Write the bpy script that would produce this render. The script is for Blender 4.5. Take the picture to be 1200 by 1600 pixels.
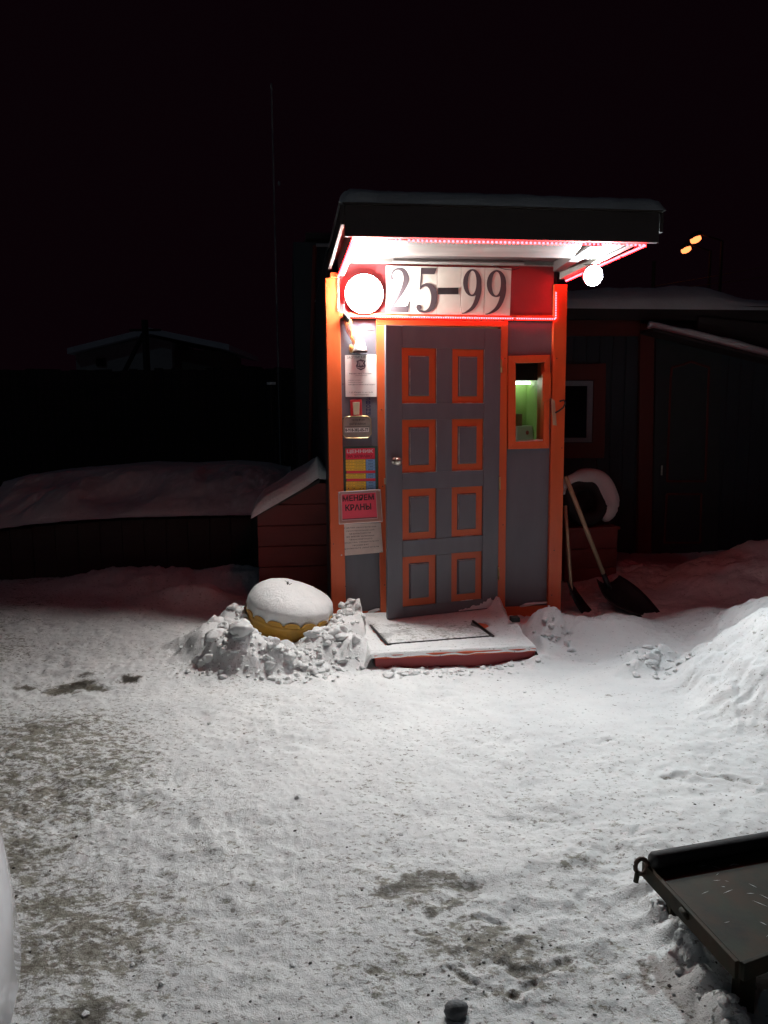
import bpy, math, random
import numpy as np
from mathutils import Matrix, Vector

for _o in list(bpy.data.objects):
    bpy.data.objects.remove(_o)
SC = bpy.context.scene
C = SC.collection
R = math.radians
random.seed(7)
rng = np.random.default_rng(11)

# ------------------------------------------------------------------ camera
F = 1200.0                      # focal length in pixels of the 1200 x 1600 photograph
H = 1.50
PITCH, ROLL, YAW = R(7.5), R(-0.4), R(7.0)
_f = np.array([0, math.cos(PITCH), -math.sin(PITCH)])
_r = np.array([1.0, 0, 0])
_u = np.cross(_r, _f)
_c, _s = math.cos(ROLL), math.sin(ROLL)
CR, CU, CF = _c * _r + _s * _u, -_s * _r + _c * _u, _f
CO = np.array([0, 0, H])
cam_data = bpy.data.cameras.new('camera')
cam = bpy.data.objects.new('camera', cam_data)
C.objects.link(cam)
M4 = Matrix.Identity(4)
for _i in range(3):
    M4[_i][0], M4[_i][1], M4[_i][2], M4[_i][3] = CR[_i], CU[_i], -CF[_i], CO[_i]
cam.matrix_world = M4
cam_data.sensor_fit = 'VERTICAL'
cam_data.sensor_height = 36
cam_data.lens = 27
cam_data.clip_start = 0.05
cam_data.clip_end = 2000
SC.camera = cam

# ------------------------------------------------------------------ night sky, faint added cold fill light
world = bpy.data.worlds.new('World')
SC.world = world
world.use_nodes = True
wn = world.node_tree.nodes
wl = world.node_tree.links
wn.clear()
w_out = wn.new('ShaderNodeOutputWorld')
w_sky = wn.new('ShaderNodeTexSky')
w_sky.sky_type = 'NISHITA'
w_sky.sun_disc = False
w_sky.sun_elevation = R(-4)
w_sky.sun_rotation = R(200)
w_b1 = wn.new('ShaderNodeBackground')
w_b1.inputs['Strength'].default_value = 0.004
wl.new(w_sky.outputs[0], w_b1.inputs['Color'])
w_b2 = wn.new('ShaderNodeBackground')
w_b2.inputs['Color'].default_value = (0.0026, 0.0007, 0.0016, 1)
w_b2.inputs['Strength'].default_value = 1.0
w_add = wn.new('ShaderNodeAddShader')
wl.new(w_b1.outputs[0], w_add.inputs[0])
wl.new(w_b2.outputs[0], w_add.inputs[1])
wl.new(w_add.outputs[0], w_out.inputs['Surface'])

night_fill_d = bpy.data.lights.new('night_fill', 'SUN')  # added bluish fill without a known source, lifts snow roofs and gable
night_fill_d.energy = 0.025
night_fill_d.angle = R(2)
night_fill_d.color = (0.40, 0.78, 1.0)
night_fill = bpy.data.objects.new('night_fill', night_fill_d)
C.objects.link(night_fill)
night_fill.location = (-5, -5, 12)
night_fill.rotation_euler = (R(48), 0, R(-38))

SC.view_settings.view_transform = 'Standard'
SC.view_settings.look = 'None'
SC.view_settings.gamma = 1
SC.view_settings.exposure = 0
SC.view_settings.use_curve_mapping = False
SC.render.engine = 'CYCLES'
SC.cycles.use_denoising = True
SC.cycles.max_bounces = 6
SC.cycles.diffuse_bounces = 3
SC.cycles.glossy_bounces = 3
SC.cycles.transmission_bounces = 4
SC.cycles.transparent_max_bounces = 8
SC.cycles.sample_clamp_indirect = 6
SC.cycles.blur_glossy = 0.5
SC.cycles.caustics_reflective = False
SC.cycles.caustics_refractive = False

# light levels of the real lamps of the place
LAMP_WHITE = ((0.975, 0.985, 0.95), 650.0)
LAMP_COLD = ((0.82, 0.95, 1.0), 2200.0)
LED_RED = ((1.0, 0.0200, 0.0270), 42.0)
LED_EAVE = ((1.0, 0.0090, 0.0125), 85.0)
TUBE = ((0.93, 1.0, 0.82), 20.0)

# ------------------------------------------------------------------ geometry of the place
O = np.array([-0.38, 5.29, 0.0])                               # foot of the booth front, left end
EU = np.array([math.cos(YAW), math.sin(YAW), 0])
EN = np.array([math.sin(YAW), -math.cos(YAW), 0])              # towards the visitor
EZ = np.array([0, 0, 1.0])


def W(u, d, z):
    return O + EU * u + EN * d + EZ * z


def ray(px, py):
    return CF * F + CR * (px - 600) - CU * (py - 800)


def hit(px, py, p, n):
    r = ray(px, py)
    t = np.dot(np.array(p) - CO, n) / np.dot(r, n)
    return CO + r * t


def FP(px, py, d=0.0):
    """point of the plane d metres in front of the booth front, as (u, z)"""
    q = hit(px, py, O + EN * d, EN)
    return float(np.dot(q - O, EU)), float(q[2])


def G(px, py, z=0.0):
    q = hit(px, py, (0, 0, z), EZ)
    return float(q[0]), float(q[1])


# ------------------------------------------------------------------ noise
def _hash(ix, iy, s):
    h = (ix.astype(np.int64) * 374761393 + iy.astype(np.int64) * 668265263 + s * 1442695041) & 0xffffffff
    h = ((h ^ (h >> 13)) * 1274126177) & 0xffffffff
    h = (h ^ (h >> 16)) & 0xffffffff
    return h / 4294967295.0


def vnoise(x, y, s=0):
    ix, iy = np.floor(x), np.floor(y)
    fx, fy = x - ix, y - iy
    fx = fx * fx * fx * (fx * (fx * 6 - 15) + 10)
    fy = fy * fy * fy * (fy * (fy * 6 - 15) + 10)
    a, b = _hash(ix, iy, s), _hash(ix + 1, iy, s)
    c, d = _hash(ix, iy + 1, s), _hash(ix + 1, iy + 1, s)
    return (a + (b - a) * fx) * (1 - fy) + (c + (d - c) * fx) * fy


def fbm(x, y, s=0, oct=4, gain=0.5):
    v = np.zeros_like(x)
    amp, tot = 1.0, 0.0
    cc, ss = math.cos(0.7), math.sin(0.7)
    for k in range(oct):
        v = v + amp * vnoise(x, y, s + 17 * k)
        tot += amp
        amp *= gain
        x, y = (cc * x - ss * y) * 2.03 + 5.1, (ss * x + cc * y) * 2.03 + 9.7
    return v / tot


def blobs(x, y, s=0):
    """rounded lumps: 1 in the middle of a lump, 0 in the creases"""
    ix, iy = np.floor(x), np.floor(y)
    best = np.full(x.shape, 9.0)
    for dx in (-1, 0, 1):
        for dy in (-1, 0, 1):
            cx, cy = ix + dx, iy + dy
            px = cx + .15 + .7 * _hash(cx, cy, s)
            py = cy + .15 + .7 * _hash(cx, cy, s + 5)
            r = .55 + .45 * _hash(cx, cy, s + 9)
            best = np.minimum(best, np.hypot(x - px, y - py) / r)
    return np.sqrt(np.clip(1 - (best * .85) ** 2, 0, 1))


def sstep(a, b, x):
    t = np.clip((x - a) / (b - a), 0, 1)
    return t * t * (3 - 2 * t)


# ------------------------------------------------------------------ materials
MATS = {}


def mat(name, col, rough=0.6, col2=None, scale=6.0, stretch=(1, 1, 1), bump=0.0, bscale=None, metal=0.0,
        spec=0.5, lo=0.35, hi=0.7, dirt=None, dscale=2.5, dlo=0.55, dhi=0.75, sss=0.0, coat=0.0, detail=6):
    """painted, wooden, metal or paper surface: base colour broken by noise, plus stains and fine relief"""
    if name in MATS:
        return MATS[name]
    m = bpy.data.materials.new(name)
    m.use_nodes = True
    n, l = m.node_tree.nodes, m.node_tree.links
    b = n['Principled BSDF']
    b.inputs['Roughness'].default_value = rough
    b.inputs['Metallic'].default_value = metal
    b.inputs['Specular IOR Level'].default_value = spec
    if coat:
        b.inputs['Coat Weight'].default_value = coat
    if sss:
        b.inputs['Subsurface Weight'].default_value = sss
        b.inputs['Subsurface Radius'].default_value = (0.03, 0.03, 0.035)
        b.inputs['Subsurface Scale'].default_value = 0.5
    tc = n.new('ShaderNodeTexCoord')
    mp = n.new('ShaderNodeMapping')
    mp.inputs['Scale'].default_value = stretch
    l.new(tc.outputs['Object'], mp.inputs['Vector'])
    nz = n.new('ShaderNodeTexNoise')
    nz.inputs['Scale'].default_value = scale
    nz.inputs['Detail'].default_value = detail
    nz.inputs['Roughness'].default_value = 0.6
    l.new(mp.outputs[0], nz.inputs['Vector'])
    rp = n.new('ShaderNodeValToRGB')
    rp.color_ramp.elements[0].position = lo
    rp.color_ramp.elements[1].position = hi
    c2 = col2 or tuple(x * 0.8 for x in col)
    rp.color_ramp.elements[0].color = (*c2, 1)
    rp.color_ramp.elements[1].color = (*col, 1)
    l.new(nz.outputs['Fac'], rp.inputs['Fac'])
    out = rp.outputs['Color']
    if dirt:
        nd = n.new('ShaderNodeTexNoise')
        nd.inputs['Scale'].default_value = dscale
        nd.inputs['Detail'].default_value = 9
        nd.inputs['Roughness'].default_value = 0.7
        l.new(tc.outputs['Object'], nd.inputs['Vector'])
        rd = n.new('ShaderNodeValToRGB')
        rd.color_ramp.elements[0].position = dlo
        rd.color_ramp.elements[1].position = dhi
        l.new(nd.outputs['Fac'], rd.inputs['Fac'])
        mx = n.new('ShaderNodeMix')
        mx.data_type = 'RGBA'
        l.new(rd.outputs['Color'], mx.inputs[0])
        l.new(out, mx.inputs[6])
        mx.inputs[7].default_value = (*dirt, 1)
        out = mx.outputs[2]
    l.new(out, b.inputs['Base Color'])
    if bump:
        nb = n.new('ShaderNodeTexNoise')
        nb.inputs['Scale'].default_value = bscale or scale * 6
        nb.inputs['Detail'].default_value = 5
        l.new(mp.outputs[0], nb.inputs['Vector'])
        bp = n.new('ShaderNodeBump')
        bp.inputs['Strength'].default_value = 1.0
        bp.inputs['Distance'].default_value = bump
        l.new(nb.outputs['Fac'], bp.inputs['Height'])
        l.new(bp.outputs[0], b.inputs['Normal'])
    MATS[name] = m
    return m


def emit(name, col, strength):
    if name in MATS:
        return MATS[name]
    m = bpy.data.materials.new(name)
    m.use_nodes = True
    n, l = m.node_tree.nodes, m.node_tree.links
    n.clear()
    o = n.new('ShaderNodeOutputMaterial')
    e = n.new('ShaderNodeEmission')
    e.inputs['Color'].default_value = (*col, 1)
    e.inputs['Strength'].default_value = strength
    l.new(e.outputs[0], o.inputs['Surface'])
    MATS[name] = m
    return m


def glass(name, tint=(0.9, 0.95, 0.93), refl=0.10):
    m = bpy.data.materials.new(name)
    m.use_nodes = True
    n, l = m.node_tree.nodes, m.node_tree.links
    n.clear()
    o = n.new('ShaderNodeOutputMaterial')
    t = n.new('ShaderNodeBsdfTransparent')
    t.inputs['Color'].default_value = (*tint, 1)
    g = n.new('ShaderNodeBsdfGlossy')
    g.inputs['Roughness'].default_value = 0.04
    mx = n.new('ShaderNodeMixShader')
    fr = n.new('ShaderNodeFresnel')
    fr.inputs['IOR'].default_value = 1.45
    l.new(fr.outputs[0], mx.inputs[0])
    l.new(t.outputs[0], mx.inputs[1])
    l.new(g.outputs[0], mx.inputs[2])
    l.new(mx.outputs[0], o.inputs['Surface'])
    return m


def snow_mat(name, dirty):
    m = bpy.data.materials.new(name)
    m.use_nodes = True
    n, l = m.node_tree.nodes, m.node_tree.links
    b = n['Principled BSDF']
    b.inputs['Roughness'].default_value = 0.55
    b.inputs['Specular IOR Level'].default_value = 0.35
    b.inputs['Subsurface Weight'].default_value = 0.0
    geo = n.new('ShaderNodeTexCoord')

    def noise(scale, detail=6, rough=0.6, vec=None):
        t = n.new('ShaderNodeTexNoise')
        t.inputs['Scale'].default_value = scale
        t.inputs['Detail'].default_value = detail
        t.inputs['Roughness'].default_value = rough
        l.new(vec or geo.outputs['Object'], t.inputs['Vector'])
        return t

    def ramp(src, p0, p1, c0=(0, 0, 0, 1), c1=(1, 1, 1, 1)):
        r = n.new('ShaderNodeValToRGB')
        r.color_ramp.elements[0].position = p0
        r.color_ramp.elements[1].position = p1
        r.color_ramp.elements[0].color = c0
        r.color_ramp.elements[1].color = c1
        l.new(src, r.inputs['Fac'])
        return r.outputs['Color']

    def mix(fac, a, bb):
        x = n.new('ShaderNodeMix')
        x.data_type = 'RGBA'
        l.new(fac, x.inputs[0])
        for s, v in ((6, a), (7, bb)):
            if isinstance(v, tuple):
                x.inputs[s].default_value = v
            else:
                l.new(v, x.inputs[s])
        return x.outputs[2]

    def mul(a, bb):
        x = n.new('ShaderNodeMath')
        x.operation = 'MULTIPLY'
        for s, v in ((0, a), (1, bb)):
            if isinstance(v, float):
                x.inputs[s].default_value = v
            else:
                l.new(v, x.inputs[s])
        return x.outputs[0]

    base = ramp(noise(2.2, 8).outputs['Fac'], 0.3, 0.7, (0.72, 0.735, 0.74, 1), (0.86, 0.87, 0.86, 1))
    col = base
    if dirty:
        at = n.new('ShaderNodeAttribute')
        at.attribute_name = 'dirt'
        at2 = n.new('ShaderNodeAttribute')
        at2.attribute_name = 'soot'
        # fine speckle everywhere, weight grows with the dirt amount
        mp = n.new('ShaderNodeMapping')
        mp.inputs['Scale'].default_value = (0.65, 1.0, 1.0)
        mp.inputs['Rotation'].default_value = (0, 0, 0.35)
        l.new(geo.outputs['Object'], mp.inputs['Vector'])
        f1 = noise(24, 9, 0.80, mp.outputs[0]).outputs['Fac']
        ad = n.new('ShaderNodeMath')
        ad.operation = 'MULTIPLY_ADD'
        l.new(at.outputs['Fac'], ad.inputs[0])
        ad.inputs[1].default_value = 0.150
        l.new(f1, ad.inputs[2])
        d1 = ramp(ad.outputs[0], 0.635, 0.70)
        tone = ramp(noise(3.0, 4).outputs['Fac'], 0.35, 0.65, (0.135, 0.125, 0.062, 1), (0.215, 0.19, 0.13, 1))
        col = mix(mul(d1, 0.80), col, tone)
        f2 = noise(62, 6, 0.7, mp.outputs[0]).outputs['Fac']
        ad2 = n.new('ShaderNodeMath')
        ad2.operation = 'MULTIPLY_ADD'
        l.new(at.outputs['Fac'], ad2.inputs[0])
        ad2.inputs[1].default_value = 0.085
        l.new(f2, ad2.inputs[2])
        d2 = ramp(ad2.outputs[0], 0.605, 0.665)
        col = mix(mul(d2, 0.8), col, (0.13, 0.11, 0.085, 1))
        col = mix(at2.outputs['Fac'], col, (0.035, 0.030, 0.024, 1))
    l.new(col, b.inputs['Base Color'])
    bp = n.new('ShaderNodeBump')
    bp.inputs['Distance'].default_value = 0.0075
    l.new(noise(38, 8, 0.7).outputs['Fac'], bp.inputs['Height'])
    bp2 = n.new('ShaderNodeBump')
    bp2.inputs['Distance'].default_value = 0.0035
    l.new(noise(210, 4, 0.7).outputs['Fac'], bp2.inputs['Height'])
    l.new(bp.outputs[0], bp2.inputs['Normal'])
    l.new(bp2.outputs[0], b.inputs['Normal'])
    MATS[name] = m
    return m


ORANGE = mat('orange_paint', (0.66, 0.106, 0.024), 0.42, (0.54, 0.086, 0.018), 5, (1, 1, 0.25), 0.0006, 60,
             dirt=(0.28, 0.07, 0.03), dlo=0.62, dhi=0.80)
REDP = mat('red_paint', (0.36, 0.035, 0.040), 0.5, (0.29, 0.028, 0.032), 5, (0.3, 1, 1), 0.0006, 50)
GREY = mat('grey_paint', (0.125, 0.116, 0.138), 0.45, (0.100, 0.094, 0.112), 7, (1, 1, 0.3), 0.0009, 45,
           dirt=(0.10, 0.09, 0.095), dlo=0.6, dhi=0.8)
GREYD = mat('door_grey_paint', (0.135, 0.130, 0.150), 0.38, (0.110, 0.106, 0.124), 9, (1, 1, 0.25), 0.0007, 55,
            dirt=(0.11, 0.10, 0.105), dlo=0.6, dhi=0.8)
SOFFIT = mat('soffit_board', (0.22, 0.21, 0.19), 0.5, (0.13, 0.125, 0.115), 6, (0.3, 1, 1), 0.0006, 40,
             dirt=(0.35, 0.33, 0.30))
DARKW = mat('dark_wood', (0.050, 0.036, 0.032), 0.75, (0.032, 0.024, 0.024), 8, (0.3, 1, 1), 0.0015, 40)
FASCIA = mat('fascia_board', (0.040, 0.028, 0.027), 0.7, (0.028, 0.020, 0.020), 6, (0.25, 1, 1), 0.0012, 40)
PAPER = mat('paper', (0.84, 0.80, 0.76), 0.75, (0.72, 0.67, 0.64), 9, dirt=(0.42, 0.36, 0.34), dlo=0.58, dhi=0.8, bump=0.001, bscale=14)
OLDPAPER = mat('old_paper', (0.74, 0.60, 0.54), 0.75, (0.60, 0.48, 0.43), 9, dirt=(0.30, 0.24, 0.20), dlo=0.58, dhi=0.8, bump=0.001, bscale=14)
SIGNWHITE = mat('sign_white', (0.72, 0.70, 0.62), 0.45, (0.62, 0.60, 0.52), 7, dirt=(0.45, 0.42, 0.34), dlo=0.6, dhi=0.85)
INK = mat('ink', (0.016, 0.013, 0.015), 0.6)
DIGINK = mat('digit_paint', (0.075, 0.055, 0.062), 0.55, (0.055, 0.040, 0.046))
INKSOFT = mat('faded_ink', (0.16, 0.13, 0.14), 0.6, (0.11, 0.09, 0.10))
INKBLUE = mat('blue_ink', (0.018, 0.020, 0.075), 0.6)
BLACK = mat('black_plastic', (0.018, 0.017, 0.019), 0.4, (0.012, 0.012, 0.013))
RUBBER = mat('rubber', (0.022, 0.021, 0.022), 0.75, (0.014, 0.014, 0.014), 20, bump=0.001)
METAL = mat('worn_metal', (0.62, 0.56, 0.48), 0.32, (0.42, 0.38, 0.33), 12, metal=1.0)
BRASS = mat('brass', (0.70, 0.50, 0.25), 0.35, metal=1.0)
WOOD = mat('bare_wood', (0.42, 0.30, 0.19), 0.65, (0.30, 0.21, 0.13), 8, (8, 8, 0.6), 0.001, 30)
SNOW = snow_mat('snow_clean', False)
SNOWG = snow_mat('snow_trodden', True)
YELLOW = mat('yellow_paint', (0.50, 0.27, 0.025), 0.5, (0.34, 0.17, 0.02), 6, bump=0.002, bscale=25, dirt=(0.12, 0.07, 0.03), dlo=0.55, dhi=0.75)
SHEDW = mat('shed_board', (0.040, 0.050, 0.062), 0.7, (0.026, 0.034, 0.044), 6, (1, 1, 0.2), 0.001, 30)
SHEDRED = mat('shed_red_trim', (0.16, 0.026, 0.018), 0.6, (0.12, 0.020, 0.016), 6, (1, 1, 0.3), 0.0008, 40)
BOXRED = mat('bin_red_board', (0.22, 0.030, 0.024), 0.6, (0.15, 0.022, 0.020), 6, (0.3, 1, 1), 0.001, 40)
PVC = mat('window_pvc', (0.30, 0.30, 0.33), 0.4)
PALE = mat('pale_wall', (0.55, 0.50, 0.45), 0.8, (0.45, 0.41, 0.38), 0.6)
GREENW = mat('green_wall', (0.27, 0.42, 0.12), 0.6, (0.23, 0.37, 0.10), 3)
STEEL = mat('rusty_steel', (0.034, 0.040, 0.024), 0.7, (0.012, 0.012, 0.008), 6, dirt=(0.045, 0.026, 0.013), dscale=7,
            dlo=0.42, dhi=0.62, metal=0.0, spec=0.25, bump=0.0015, bscale=30)
RUST = mat('rusty_iron', (0.10, 0.05, 0.03), 0.8, (0.05, 0.03, 0.025), 30, bump=0.001)
CARW = mat('white_car_paint', (0.72, 0.72, 0.76), 0.18, (0.70, 0.70, 0.74), 3, coat=0.6)


# ------------------------------------------------------------------ mesh building
class MB:
    def __init__(self):
        self.v, self.f = [], []

    def add(self, vs, fs):
        k = len(self.v)
        self.v += [tuple(float(c) for c in p) for p in vs]
        self.f += [tuple(i + k for i in f) for f in fs]
        return self

    def hexa(self, a, b):
        """a, b: four corners each (back ring, front ring)"""
        return self.add(list(a) + list(b), [(3, 2, 1, 0), (4, 5, 6, 7), (0, 1, 5, 4), (1, 2, 6, 5), (2, 3, 7, 6), (3, 0, 4, 7)])

    def ubox(self, u0, u1, d0, d1, z0, z1):
        return self.hexa([W(u0, d0, z0), W(u1, d0, z0), W(u1, d0, z1), W(u0, d0, z1)],
                         [W(u0, d1, z0), W(u1, d1, z0), W(u1, d1, z1), W(u0, d1, z1)])

    def wbox(self, x0, x1, y0, y1, z0, z1):
        return self.hexa([(x0, y1, z0), (x1, y1, z0), (x1, y1, z1), (x0, y1, z1)],
                         [(x0, y0, z0), (x1, y0, z0), (x1, y0, z1), (x0, y0, z1)])

    def poly(self, pts, d0, d1):
        """prism: outline of (u, z) points between depths d0 and d1"""
        n = len(pts)
        vs = [W(u, d0, z) for u, z in pts] + [W(u, d1, z) for u, z in pts]
        fs = [tuple(range(n))[::-1], tuple(range(n, 2 * n))]
        fs += [(i, (i + 1) % n, n + (i + 1) % n, n + i) for i in range(n)]
        return self.add(vs, fs)

    def pxq(self, px, d0, d1):
        """board whose front corners (at depth d1) are seen at the given photo pixels"""
        return self.poly([FP(x, y, d1) for x, y in px], d0, d1)

    def tube(self, pts, r, seg=8, cap=True):
        pts = [np.array(p, float) for p in pts]
        rs = r if isinstance(r, (list, tuple)) else [r] * len(pts)
        vs, fs = [], []
        up = np.array([0.13, 0.21, 0.97])
        for i, p in enumerate(pts):
            t = pts[min(i + 1, len(pts) - 1)] - pts[max(i - 1, 0)]
            t = t / (np.linalg.norm(t) + 1e-9)
            a = np.cross(t, up)
            if np.linalg.norm(a) < 0.1:
                a = np.cross(t, np.array([1.0, 0, 0]))
            a /= np.linalg.norm(a)
            b = np.cross(t, a)
            for k in range(seg):
                w = 2 * math.pi * k / seg
                vs.append(p + rs[i] * (math.cos(w) * a + math.sin(w) * b))
        for i in range(len(pts) - 1):
            for k in range(seg):
                k2 = (k + 1) % seg
                fs.append((i * seg + k, i * seg + k2, (i + 1) * seg + k2, (i + 1) * seg + k))
        if cap:
            fs.append(tuple(range(seg))[::-1])
            fs.append(tuple((len(pts) - 1) * seg + k for k in range(seg)))
        return self.add(vs, fs)

    def lathe(self, prof, origin, ax=EZ, a=None, seg=32, wob=None):
        """prof: (radius, height) pairs turned round axis ax"""
        ax = np.array(ax, float)
        ax /= np.linalg.norm(ax)
        a = np.array(a if a is not None else (EU if abs(ax[2]) > .5 else EZ), float)
        a = a - ax * np.dot(a, ax)
        a /= np.linalg.norm(a)
        b = np.cross(ax, a)
        o = np.array(origin, float)
        vs, fs = [], []
        for i, (rr, h) in enumerate(prof):
            for k in range(seg):
                w = 2 * math.pi * k / seg
                q = rr if wob is None else rr * wob(w, i)
                vs.append(o + ax * h + q * (math.cos(w) * a + math.sin(w) * b))
        for i in range(len(prof) - 1):
            for k in range(seg):
                k2 = (k + 1) % seg
                fs.append((i * seg + k, i * seg + k2, (i + 1) * seg + k2, (i + 1) * seg + k))
        if prof[0][0] > 1e-4:
            fs.append(tuple(range(seg))[::-1])
        if prof[-1][0] > 1e-4:
            fs.append(tuple((len(prof) - 1) * seg + k for k in range(seg)))
        return self.add(vs, fs)


def tag(o, label=None, cat=None, group=None, kind=None):
    for k, v in (('label', label), ('category', cat), ('group', group), ('kind', kind)):
        if v:
            o[k] = v
    return o


def make(name, mb, m, parent=None, smooth=False, bevel=0.0, label=None, cat=None, group=None, kind=None, subsurf=0, origin=None):
    """one mesh object; vertices are given in world coordinates and made local to the object's own base point"""
    v = np.array(mb.v)
    lo, hi = v.min(0), v.max(0)
    org = np.array(origin) if origin is not None else np.array([(lo[0] + hi[0]) / 2, (lo[1] + hi[1]) / 2, lo[2]])
    me = bpy.data.meshes.new(name)
    me.from_pydata([tuple(p) for p in (v - org)], [], mb.f)
    me.validate()
    me.update()
    me.materials.append(m)
    if smooth:
        me.polygons.foreach_set('use_smooth', [True] * len(me.polygons))
    o = bpy.data.objects.new(name, me)
    C.objects.link(o)
    if parent is not None:
        o.parent = parent
        o.location = Vector(org) - PW[parent.name]
    else:
        o.location = org
    PW[o.name] = Vector(org)
    if bevel:
        md = o.modifiers.new('bevel', 'BEVEL')
        md.width = bevel
        md.segments = 2
        md.limit_method = 'ANGLE'
        md.angle_limit = R(40)
    if subsurf:
        md = o.modifiers.new('subsurf', 'SUBSURF')
        md.levels = subsurf
        md.render_levels = subsurf
    return tag(o, label, cat, group, kind)


PW = {}                                     # world position of every object's origin


def empty(name, loc, label=None, cat=None, group=None, kind=None, parent=None):
    o = bpy.data.objects.new(name, None)
    o.empty_display_size = 0.1
    C.objects.link(o)
    loc = Vector([float(c) for c in loc])
    if parent is not None:
        o.parent = parent
        o.location = loc - PW[parent.name]
    else:
        o.location = loc
    PW[o.name] = loc
    return tag(o, label, cat, group, kind)


def grid_mesh(name, P, m, parent=None, **kw):
    """smooth sheet from an (n, m, 3) array of world points"""
    a, b = P.shape[:2]
    idx = np.arange(a * b).reshape(a, b)
    q = np.stack([idx[:-1, :-1], idx[:-1, 1:], idx[1:, 1:], idx[1:, :-1]], -1).reshape(-1, 4)
    me = bpy.data.meshes.new(name)
    org = kw.pop('origin', P.reshape(-1, 3).mean(0) * np.array([1, 1, 0]))
    v = (P.reshape(-1, 3) - org).astype(np.float32)
    me.vertices.add(len(v))
    me.vertices.foreach_set('co', v.ravel())
    me.loops.add(q.size)
    me.loops.foreach_set('vertex_index', q.ravel().astype(np.int32))
    me.polygons.add(len(q))
    me.polygons.foreach_set('loop_start', np.arange(0, q.size, 4, dtype=np.int32))
    me.update(calc_edges=True)
    me.polygons.foreach_set('use_smooth', np.ones(len(q), bool))
    for k, arr in kw.pop('attrs', {}).items():
        at = me.attributes.new(k, 'FLOAT', 'POINT')
        at.data.foreach_set('value', arr.ravel().astype(np.float32))
    me.materials.append(m)
    o = bpy.data.objects.new(name, me)
    C.objects.link(o)
    o.location = org if parent is None else Vector(org) - PW[parent.name]
    o.parent = parent
    PW[o.name] = Vector(org)
    return tag(o, **kw)


# ---- lettering
_font_cache = {}


def glyphs(s, bold=False):
    key = (s, bold)
    if key in _font_cache:
        return _font_cache[key]
    cu = bpy.data.curves.new('lettering', 'FONT')
    cu.body = s
    cu.size = 1.0
    cu.resolution_u = 2
    cu.offset = 0.030 if bold else 0.006
    ob = bpy.data.objects.new('lettering', cu)
    C.objects.link(ob)
    dg = bpy.context.evaluated_depsgraph_get()
    me = bpy.data.meshes.new_from_object(ob.evaluated_get(dg))
    v = [tuple(p.co) for p in me.vertices]
    f = [tuple(p.vertices) for p in me.polygons]
    bpy.data.objects.remove(ob)
    bpy.data.curves.remove(cu)
    bpy.data.meshes.remove(me)
    _font_cache[key] = (v, f)
    return v, f


def quadmap(q):
    """unit square -> (u, z), q = TL, TR, BR, BL"""
    tl, tr, br, bl = [np.array(p) for p in q]
    return lambda s, t: (tl * (1 - s) + tr * s) * t + (bl * (1 - s) + br * s) * (1 - t)


def text_on(s, qm, box, m, parent, d, bold=False, name='lettering', label=None, keep=None, thick=0.0):
    """lettering s laid into box=(s0,t0,s1,t1) of the quad map qm, d metres in front of the wall"""
    v, f = glyphs(s, bold)
    xs, ys = [p[0] for p in v], [p[1] for p in v]
    x0, x1, y0, y1 = min(xs), max(xs), min(ys), max(ys)
    mb = MB()
    vs = []
    for x, y, _ in v:
        a = box[0] + (x - x0) / (x1 - x0) * (box[2] - box[0])
        b = box[1] + (y - y0) / (y1 - y0) * (box[3] - box[1])
        u, z = qm(a, b)
        vs.append(W(u, d, z))
    mb.add(vs, f)
    return make(name, mb, m, parent, label=label)


# =====================================================================================
#                                      THE GROUND
# =====================================================================================
# lumps: pixel where the crest shows, crest height, radii along and across, exponent
def lump(px, py, h, ra, rb, k=2.0, rot=0.0, z=None):
    x, y = G(px, py, h * 0.8 if z is None else z)
    return (x, y, h, ra, rb, k, rot)


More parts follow.
